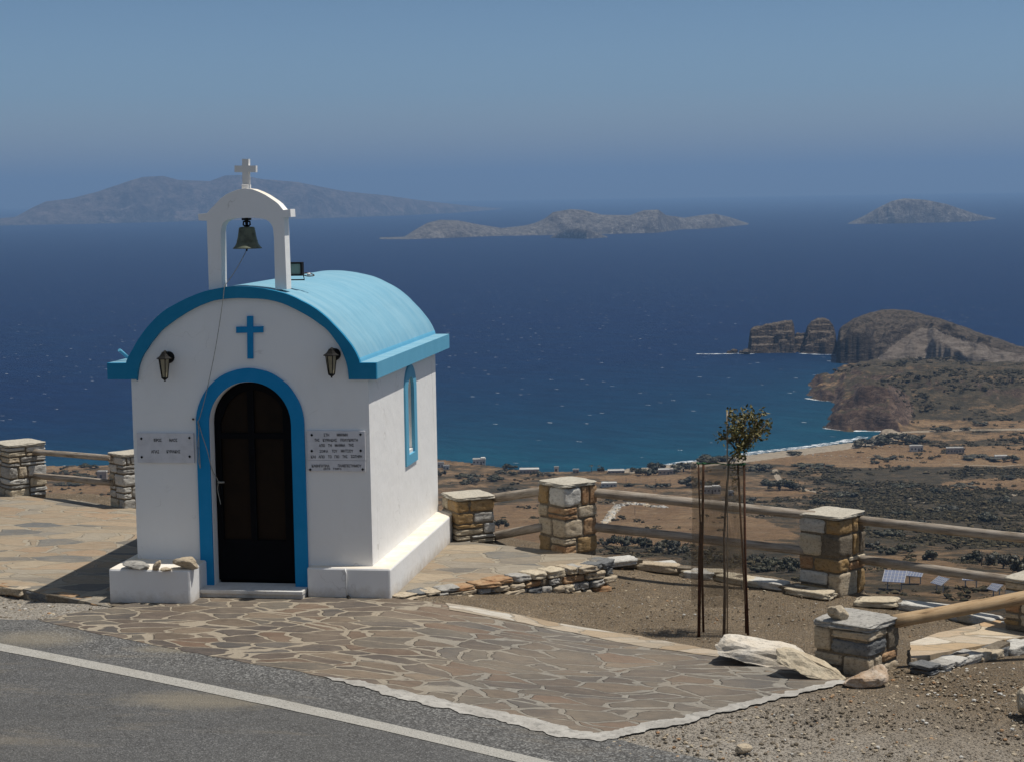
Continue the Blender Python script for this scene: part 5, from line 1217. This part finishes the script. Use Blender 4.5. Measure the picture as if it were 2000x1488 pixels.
island('island', [(728, 468), (800, 468), (880, 465), (980, 461), (1060, 460), (1200, 457.5), (1290, 455), (1330, 449), (1400, 446), (1466, 439)],
       [(728, 467), (760, 465), (795, 463), (815, 450), (840, 436), (865, 430), (900, 431), (940, 439), (985, 446), (1030, 441), (1050, 436), (1068, 428), (1085, 415), (1120, 409), (1145, 411), (1180, 420), (1235, 421), (1262, 411), (1290, 410), (1305, 421), (1340, 426), (1370, 421), (1400, 418), (1430, 425), (1466, 437)], 3, M['isle'], 'long low rocky island in the middle of the sea')
island('island', [(1078, 465), (1110, 466), (1150, 467), (1192, 464)], [(1078, 465), (1088, 459), (1102, 452), (1115, 447), (1135, 446), (1155, 450), (1175, 457), (1192, 463.5)], 5, M['isle'], 'small dark knoll in front of the long middle island')
island('island', [(1658, 438), (1750, 437), (1850, 435), (1900, 433), (1948, 428)], [(1658, 437), (1690, 422), (1720, 405), (1745, 393), (1768, 388), (1810, 391), (1850, 399), (1900, 416), (1925, 423), (1948, 427)], 8, M['isle'], 'cone-shaped hazy island on the right')
island('island', [(-400, 444), (0, 441), (200, 437), (400, 432), (600, 428), (800, 421), (900, 416), (985, 409)],
       [(-400, 436), (-150, 425), (0, 428), (40, 424), (75, 405), (100, 394), (150, 388), (200, 375), (260, 355), (290, 346), (330, 344), (360, 352), (420, 354), (450, 343), (480, 342), (520, 350), (590, 356), (680, 374), (760, 382), (830, 392), (900, 400), (985, 408)], 11, M['isle2'], 'large mountainous island fading into the haze on the left', dscale=.6)

# ---- ground helper on the valley floor: first hit of the pixel ray with the land
def land_hit(px, py):
    d = ray(px, py); dh = math.hypot(d.x, d.y); rr_ = np.arange(250, 1900, 4.0)
    X = np.column_stack([CAM.x+d.x/dh*rr_, CAM.y+d.y/dh*rr_]); h, *_ = height(X); z = CAM.z+d.z/dh*rr_
    k = np.argmax(z < h); k = k if (z < h).any() else len(rr_)-1
    return Vector((X[k, 0], X[k, 1], float(h[k]))), float(rr_[k])

# ---- trees and bushes of the valley
M['foliage'] = leafmat('evergreen_foliage', (.016, .017, .007), (.042, .038, .017))
M['foliage2'] = leafmat('grey_olive_foliage', (.022, .021, .012), (.055, .048, .027))
def crown_mesh(seed, n=700, flat=.75, ls=.10):
    r = random.Random(seed); mb = MB(); lobes = [(Vector((r.gauss(0, .42), r.gauss(0, .42), r.uniform(.28, .68))), r.uniform(.22, .42)) for _ in range(11)]
    for _ in range(n):
        c, q = r.choice(lobes); d = Vector((r.gauss(0, 1), r.gauss(0, 1), r.gauss(0, 1))).normalized()*q*r.uniform(.7, 1.08); p = c+Vector((d.x, d.y, d.z*flat))
        if p.z < .04: p.z = .04+r.random()*.05
        a = Vector((r.gauss(0, 1), r.gauss(0, 1), r.gauss(0, 1))).normalized(); b = a.cross(Vector((r.gauss(0, 1), r.gauss(0, 1), r.gauss(0, 1)))).normalized(); s = ls*r.uniform(.6, 1.4)
        mb.add([p-a*s*.6, p+b*s*.5, p+a*s*.6, p-b*s*.5], [(0, 1, 2, 3)])
    for c, q in lobes:   # solid inner mass so the crown does not look through
        bm = bmesh.new(); bmesh.ops.create_icosphere(bm, subdivisions=2, radius=q*.78)
        vs = [c+Vector((v.co.x, v.co.y, v.co.z*flat))*(1+.25*fbm(v.co*6+Vector((seed, 0, 0)), 2)) for v in bm.verts]; fs = [tuple(v.index for v in f.verts) for f in bm.faces]; bm.free(); mb.add(vs, fs, 0, False)
    me = bpy.data.meshes.new('crown'); me.from_pydata(mb.v, [], mb.f); return me
crowns = []
for k in range(6):
    me = crown_mesh(300+k); me.materials.append(M['foliage'] if k % 3 else M['foliage2']); crowns.append(me)
tm = MB(); tm.tube([(0, 0, -.25), (.02, .01, .12), (-.03, .02, .35)], [.06, .05, .03], 7); tm.tube([(.01, 0, .1), (.15, .05, .4)], [.03, .015], 5); tm.tube([(.01, 0, .1), (-.16, -.08, .42)], [.03, .015], 5)
to = tm.build('trunk', M['bark']); trunk_me = to.data; bpy.data.objects.remove(to)
def tree(px, py, wpx, hpx, k, label, group, name='tree', cat='tree'):
    p, r = land_hit(px, py); w = wpx/F_PX*r; h = hpx/F_PX*r
    e = empty(name, p, label, cat, group); e.scale = (1, 1, 1)
    for nm, me in (('crown', crowns[k % 6]), ('trunk', trunk_me)):
        o = bpy.data.objects.new(nm, me); COL.objects.link(o); o.parent = e; o.scale = (w*.72, w*.72, h*.92); o.rotation_euler = (0, 0, k*1.3)
T1 = [(861, 931, 14, 15), (912, 934, 28, 12), (905, 946, 16, 8), (921, 946, 24, 14), (960, 940, 34, 14), (987, 960, 26, 12), (1008, 961, 13, 9), (1027, 960, 12, 10), (995, 917, 24, 14), (978, 925, 16, 9), (1002, 929, 16, 10), (1049, 930, 18, 11), (1070, 930, 16, 9), (1174, 922, 8, 14), (1301, 953, 18, 12), (1270, 952, 16, 7), (1235, 950, 22, 8), (1290, 952, 14, 10)]
for i, (x, y, w, h) in enumerate(T1): tree(x, y, w, h, i, 'dark rounded bush in the dry fields between the chapel and the beach houses', 'bushes in the dry fields right of the chapel', 'bush', 'bush')
T2 = [(1261, 929, 24, 20), (1281, 921, 30, 22), (1335, 922, 36, 22), (1372, 905, 44, 18), (1398, 902, 30, 14), (1350, 950, 34, 22), (1385, 950, 24, 16), (1240, 920, 18, 10), (1418, 900, 24, 12)]
for i, (x, y, w, h) in enumerate(T2): tree(x, y, w, h, i+1, 'big dark tree in the grove at the near end of the beach', 'trees at the near end of the beach')
T3 = [(1184, 1066, 22, 18), (1214, 1066, 34, 30), (1257, 1071, 26, 26), (1305, 1078, 34, 28), (1334, 1080, 18, 16), (974, 1032, 26, 24), (1320, 1082, 20, 18), (1514, 1108, 34, 30), (1556, 1112, 28, 28), (1472, 1104, 26, 26), (1445, 1100, 22, 20), (1540, 1120, 30, 24), (1410, 1098, 20, 18), (1490, 1118, 26, 20)]
for i, (x, y, w, h) in enumerate(T3): tree(x, y, w, h, i, 'small round evergreen tree on the slope just below the fence', 'trees on the slope below the fence')
T4 = [(1551, 889, 25, 9), (1690, 872, 34, 18), (1715, 869, 34, 20), (1735, 864, 28, 20), (1769, 861, 34, 16), (1787, 859, 22, 14), (1797, 866, 28, 15)]
for i, (x, y, w, h) in enumerate(T4): tree(x, y, w, h, i+2, 'dark tree in the clump at the far end of the beach below the cliff', 'trees at the far end of the beach')
T5 = [(1729, 897, 32, 7), (1586, 912, 44, 8), (1551, 927, 16, 10), (1485, 920, 32, 16), (1492, 948, 26, 14), (1523, 958, 42, 26), (1548, 956, 24, 16), (1763, 955, 30, 14), (1832, 963, 26, 15), (1880, 952, 30, 9), (1973, 937, 26, 10), (1979, 902, 24, 15), (1920, 896, 50, 9), (1839, 841, 22, 9), (1886, 841, 18, 8), (1915, 830, 20, 8), (1823, 1094, 30, 24), (1772, 1080, 30, 20), (1700, 1074, 24, 20), (1735, 1082, 26, 20), (1900, 1100, 34, 28), (1960, 1110, 40, 36), (1990, 1120, 36, 38), (1706, 905, 14, 8), (1764, 917, 18, 9), (1660, 945, 20, 10), (1690, 962, 24, 12), (1850, 1000, 34, 16), (1920, 1020, 36, 20), (1760, 1010, 30, 16), (1800, 1035, 36, 20), (1650, 970, 30, 14), (1600, 985, 32, 16), (1450, 985, 30, 16), (1500, 1000, 34, 16), (1960, 985, 36, 18), (1900, 1050, 40, 22), (1740, 1050, 34, 20)]
for i, (x, y, w, h) in enumerate(T5): tree(x, y, w, h, i, 'dark round bush standing in the scrub of the valley', 'bushes in the valley scrub', 'bush', 'bush')
T6 = [(135, 926, 22, 8), (157, 930, 18, 8), (120, 917, 8, 5), (130, 914, 8, 5), (160, 912, 22, 8), (178, 915, 20, 9), (103, 928, 16, 6), (172, 935, 24, 8), (195, 928, 12, 8), (120, 948, 20, 6), (145, 950, 26, 6), (180, 948, 26, 7)]
for i, (x, y, w, h) in enumerate(T6): tree(x, y, w, h, i, 'dark bush seen through the rails of the left fence', 'bushes behind the left fence', 'bush', 'bush')
# two palms by the beach
pm = MB(); pm.tube([(0, 0, 0), (.02, 0, .7)], [.05, .035], 6); palm_t = pm.build('trunk', M['bark']); ptm = palm_t.data; bpy.data.objects.remove(palm_t)
pf = MB()
for k in range(16):
    a = k*2.4; c_, s_ = math.cos(a), math.sin(a); up = .12+.1*math.sin(k*3.1)
    pf.add([(0, 0, .70), (c_*.2-s_*.04, s_*.2+c_*.04, .72+up), (c_*.42, s_*.42, .62+up*.3), (c_*.2+s_*.04, s_*.2-c_*.04, .72+up)], [(0, 1, 2, 3)])
pfo = pf.build('crown', M['foliage'], recalc=False); pfm = pfo.data; bpy.data.objects.remove(pfo)
for i, (x, y, h) in enumerate([(1155, 922, 16), (1170, 921, 13)]):
    p, r = land_hit(x, y); e = empty('palm_tree', p, ['taller palm tree by the beach houses', 'shorter palm tree by the beach houses'][i], 'palm tree', 'palms by the beach')
    for nm, me in (('crown', pfm), ('trunk', ptm)):
        o = bpy.data.objects.new(nm, me); COL.objects.link(o); o.parent = e; s_ = h/F_PX*r; o.scale = (s_*.9, s_*.9, s_)
# scrub: one mass of low bushes
def scrub():
    r = np.random.default_rng(3); bases = []
    for k in range(5):
        rr_ = random.Random(k); vs = []; fs = []
        bm = bmesh.new(); bmesh.ops.create_icosphere(bm, subdivisions=1, radius=1)
        iv = [np.array(v.co) for v in bm.verts]; ifs = [[v.index for v in f.verts] for f in bm.faces]; bm.free(); lob = []
        for q in range(4):
            c = np.array([rr_.gauss(0, .5), rr_.gauss(0, .5), rr_.uniform(.1, .4)]); s = rr_.uniform(.3, .6); b = len(vs); lob.append((c, s))
            vs += [c+v*s*.7*(1+.35*rr_.uniform(-1, 1))*np.array([1, 1, .7]) for v in iv]; fs += [[b+i for i in f] for f in ifs]
        for q in range(46):
            c, s = rr_.choice(lob); d = np.array([rr_.gauss(0, 1), rr_.gauss(0, 1), rr_.gauss(0, 1)]); d /= np.linalg.norm(d); p_ = c+d*s*rr_.uniform(.7, 1.15)*np.array([1, 1, .75])
            b = len(vs); vs += [p_+np.array([rr_.gauss(0, .13), rr_.gauss(0, .13), rr_.gauss(0, .11)]) for _ in range(3)]; fs.append([b, b+1, b+2])
        bases.append((np.array(vs), np.array(fs)))
    idx = np.arange(len(H)); w = (np.clip(.50-gold, 0, .4)/.4+.05)*(path < .3)*(df_ > 25)*(rf_ > 330)*(rf_ < 1750)*(uf_ > -200)*(uf_ < 2200)
    w = w*(RR.ravel()**1.0)*sst(-.15, .25, vf(XYf[:, 0]/55, XYf[:, 1]/55, 4))
    w = w*np.where(rf_ > 1260, .25, 1)
    w = w/w.sum(); pick = r.choice(idx, 7500, p=w)
    VV = []; FF = []; b = 0
    for j in pick:
        vs, fs = bases[r.integers(5)]; s = (.5+2.1*r.random()**2.2)*(.8+rf_[j]/1300); a = r.random()*6.28; c, s_ = math.cos(a), math.sin(a)
        v = vs*[s, s, s*.75]; v = np.column_stack([v[:, 0]*c-v[:, 1]*s_+XYf[j, 0]+r.normal()*2, v[:, 0]*s_+v[:, 1]*c+XYf[j, 1]+r.normal()*2, v[:, 2]+H[j]-.3]); VV.append(v); FF.append(fs+b); b += len(v)
    o = npmesh('scrub', np.vstack(VV), np.vstack(FF), M['scrubm'], None, False); tag(o, 'dark low scrub covering the valley floor', 'scrub', None, 'stuff')
t = NT('scrub_bush'); g = t.n('NewGeometry'); t.col(t.ramp(g.outputs['Random Per Island'], [(0, (.020, .018, .009)), (.5, (.040, .034, .017)), (.85, (.070, .056, .030)), (1, (.11, .085, .046))])); M['scrubm'] = t.m
scrub()

# ---- houses
M['house'] = simple('whitewashed_house', (.52, .50, .46), .9, .08, .4, 0)
M['house2'] = simple('stone_house', (.34, .29, .24), .9, .2, .6, 0)
M['hwin'] = simple('dark_house_opening', (.09, .09, .095), .5, .1, 1, 0)
M['panel'] = simple('solar_panel', (.17, .19, .26), .25, .1, .3, 0, spec=.5)
M['pframe'] = simple('grey_metal', (.35, .35, .36), .5, .1, 1, 0)
def house(px, py, wpx, hpx, label, mat='house', roof='house', wins=3, wings=None, dep=.6, ang=.0):
    p, r = land_hit(px, py); k = r/F_PX; w, h = wpx*k, hpx*k; d = w*dep if w < 16 else 8
    e = empty('house', p, label, 'house'); R = Matrix.Rotation(YAW*0+math.atan2(sy_, cy_)+ang, 3, 'Z')
    def put(mb, c, dm, mi=0): mb.box(R@Vector(c), dm, R, mi)
    m = MB(); put(m, (0, d/2, h/2-.8), (w, d, h+1.6))
    if wings:
        for (ox, ww_, hh) in wings: put(m, (ox*w, d*.5+.4, h*hh/2-.8), (w*ww_, d*.9, h*hh+1.6))
    o = m.build('wall', M[mat]); o.parent = e
    m = MB(); put(m, (0, d/2, h+.12), (w+.3, d+.3, .26)); 
    if roof == 'house':
        put(m, (0, .05, h+.4), (w+.2, .3, .4)); put(m, (0, d, h+.4), (w+.2, .3, .4))
    o = m.build('roof', M[roof]); o.parent = e
    for i in range(wins):
        m = MB(); x = (-.5+(i+.5+.1*((i*7) % 3-1))/wins)*w; dr = i == wins//2
        put(m, (x, -.03, h*.34 if dr else h*.52), (min(1.3, w/wins*.45), .12, h*.62 if dr else h*.34)); o = m.build('door' if dr else 'window', M['hwin']); o.parent = e
house(936, 909, 25, 10, 'white flat-roofed house on the low rise right of the chapel', wins=4, wings=[(.3, .35, 1.35)])
house(861, 914, 12, 9, 'small white house touching the right edge of the chapel, taller of the pair', wins=2)
house(871, 916, 12, 6, 'low white outbuilding next to the small white house at the right edge of the chapel', wins=2)
house(1034, 925, 38, 7, 'long low stone house with a white roof edge above the beach', 'house2', wins=6)
house(1087, 921, 9, 8, 'tiny white cube house at the water, above the ochre pillar', wins=1)
house(1125, 924, 12, 6, 'small grey house between the cube house and the palms', 'house2', wins=2)
house(1204, 925, 32, 4, 'long thin white-roofed shed behind the beach', 'house2', wins=5)
house(1301, 927, 28, 9, 'pinkish stone house with a pale gable among the beach trees', 'house2', wins=4, wings=[(.42, .2, 1.25)])
house(1190, 951, 30, 6, 'cluster of low white houses just right of the ochre pillar', wins=4, wings=[(-.3, .3, 1.3)])
house(1391, 965, 34, 12, 'white house seen behind the netting of the sapling', wins=5, wings=[(.25, .4, 1.25)])
house(1428, 968, 11, 8, 'small white house seen between the sapling and its right stake', wins=1)
house(1791, 883, 24, 10, 'white house in the brown field, left of the two', wins=4, dep=.5)
house(1867, 886, 32, 10, 'wide white-roofed house with dark openings in the brown field, right of the two', 'house2', wins=6, dep=.4)
house(1958, 898, 24, 5, 'low pale house at the right end of the brown field', wins=3)
house(199, 938, 18, 15, 'reddish-brown hut with a white roof behind the left fence', 'house2', wins=1)
# solar panels
def solar(px, py, w, h, label, yaw, tilt=.5):
    p, r = land_hit(px, py+14); k = r/F_PX; W_, H_ = w*k, h*k*2.3
    e = empty('solar_array', p, label, 'solar panel', 'solar arrays below the fence'); R = Matrix.Rotation(YAW+yaw, 3, 'Z')@Matrix.Rotation(tilt, 3, 'X')
    m = MB(); c = Vector((0, 0, 1.6+H_*.25)); m.box(c, (W_, H_, .12), R); o = m.build('panel', M['panel']); o.parent = e
    m = MB()
    for i in range(1, 6): m.box(c+R@Vector((-W_/2+W_*i/6, 0, .075)), (.09, H_, .03), R)
    for i in range(1, 4): m.box(c+R@Vector((0, -H_/2+H_*i/4, .078)), (W_, .09, .03), R)
    for s_ in (-1, 1): m.box(c+R@Vector((s_*W_/2, 0, .05)), (.12, H_+.1, .16), R)
    o = m.build('frame', M['pframe']); o.parent = e
    for s_ in (-1, 1):
        m = MB(); q = R@Vector((s_*W_*.32, 0, 0)); m.tube([(q.x, q.y, -.5), (q.x, q.y, 1.6+H_*.25)], .12, 6); o = m.build('leg', M['pframe']); o.parent = e
solar(1747, 1140, 42, 17, 'large solar array below the fence, leftmost of the five', -.35, .42)
solar(1787, 1130, 34, 15, 'solar array second from the left below the fence', -.5, .42)
solar(1836, 1143, 30, 10, 'narrow tilted solar array in the middle of the five', -1.1, .5)
solar(1896, 1139, 32, 10, 'low solar array second from the right of the five', -.2, .30)
solar(1946, 1155, 26, 12, 'steeply tilted solar array, rightmost of the five', -1.1, .6)
# dry-stone walls
def drywall(pts, hpx, label, wd=1.0, seed=1, dens=1.1):
    P = [land_hit(*p)[0] for p in pts]; mb = MB(); r = random.Random(seed)
    for a, b in zip(P[:-1], P[1:]):
        L = (b-a).length; n = int(L/dens)
        for k in range(n):
            q = a.lerp(b, (k+r.random())/n); s = wd*r.uniform(.5, 1.3); z = height1(q.x, q.y)
            vs, fs = rock_pts((s*1.5, s*1.2, hpx*r.uniform(.5, 1.2)), Matrix.Rotation(r.uniform(0, 6), 3, 'Z'), r.randint(0, 999), 8, 1, .1)
            mb.add([(v.x+q.x+r.gauss(0, wd*.25), v.y+q.y+r.gauss(0, wd*.25), v.z+z+.2) for v in vs], fs, r.choice([0, 0, 1, 2, 2]))
    o = mb.build('dry_stone_wall', [M['s_grey'], M['s_white'], M['s_tan']], recalc=False); tag(o, label, 'wall')
drywall([(1182, 1024), (1195, 1005), (1207, 990), (1229, 984), (1260, 986), (1300, 991)], 1.6, 'tumbled pale stone wall across the golden field behind the rails', 2.2, 1, .9)
drywall([(1565, 889), (1640, 892), (1720, 896), (1800, 901)], 1.0, 'thin dark stone wall dividing the brown field by the beach', .9, 2, 2.5)
drywall([(1703, 872), (1740, 873), (1778, 874)], 1.0, 'short stone wall leading to the left house in the brown field', .9, 3, 2.5)
# utility poles
pole_n = 0
for (x, y, h) in [(1223, 952, 20), (1281, 958, 24), (1309, 954, 18), (1695, 965, 30), (1826, 897, 13), (1871, 895, 12), (1705, 990, 30), (1560, 958, 22), (1917, 1105, 30), (1240, 1005, 18), (1976, 985, 26), (925, 935, 14)]:
    p, r = land_hit(x, y); m = MB(); hh = h/F_PX*r; m.tube([(0, 0, -.5), (0, 0, hh)], [.11, .08], 6); m.box((0, 0, hh-.4), (1.2, .1, .1))
    o = m.build('utility_pole', M['bark']); o.location = p; tag(o, 'thin wooden utility pole standing in the valley', 'pole', 'utility poles in the valley'); pole_n += 1

# ---- haze: one closed box of pale air round everything
hz = MB(); zb_, zt_h = SEA-2.0, CAM.z+560
hz.box((CAM.x, CAM.y, (zb_+zt_h)/2), (90000, 90000, zt_h-zb_)); hm = bpy.data.materials.new('haze_air'); hm.use_nodes = True; nt = hm.node_tree
for n in list(nt.nodes):
    if n.type != 'OUTPUT_MATERIAL': nt.nodes.remove(n)
pv = nt.nodes.new('ShaderNodeVolumePrincipled'); pv.inputs['Color'].default_value = (.295, .495, .82, 1); pv.inputs['Density'].default_value = 1/12500.0; pv.inputs['Anisotropy'].default_value = 0.1
nt.links.new(pv.outputs[0], [n for n in nt.nodes if n.type == 'OUTPUT_MATERIAL'][0].inputs['Volume'])
ho = hz.build('haze', hm); tag(ho, kind='stuff')
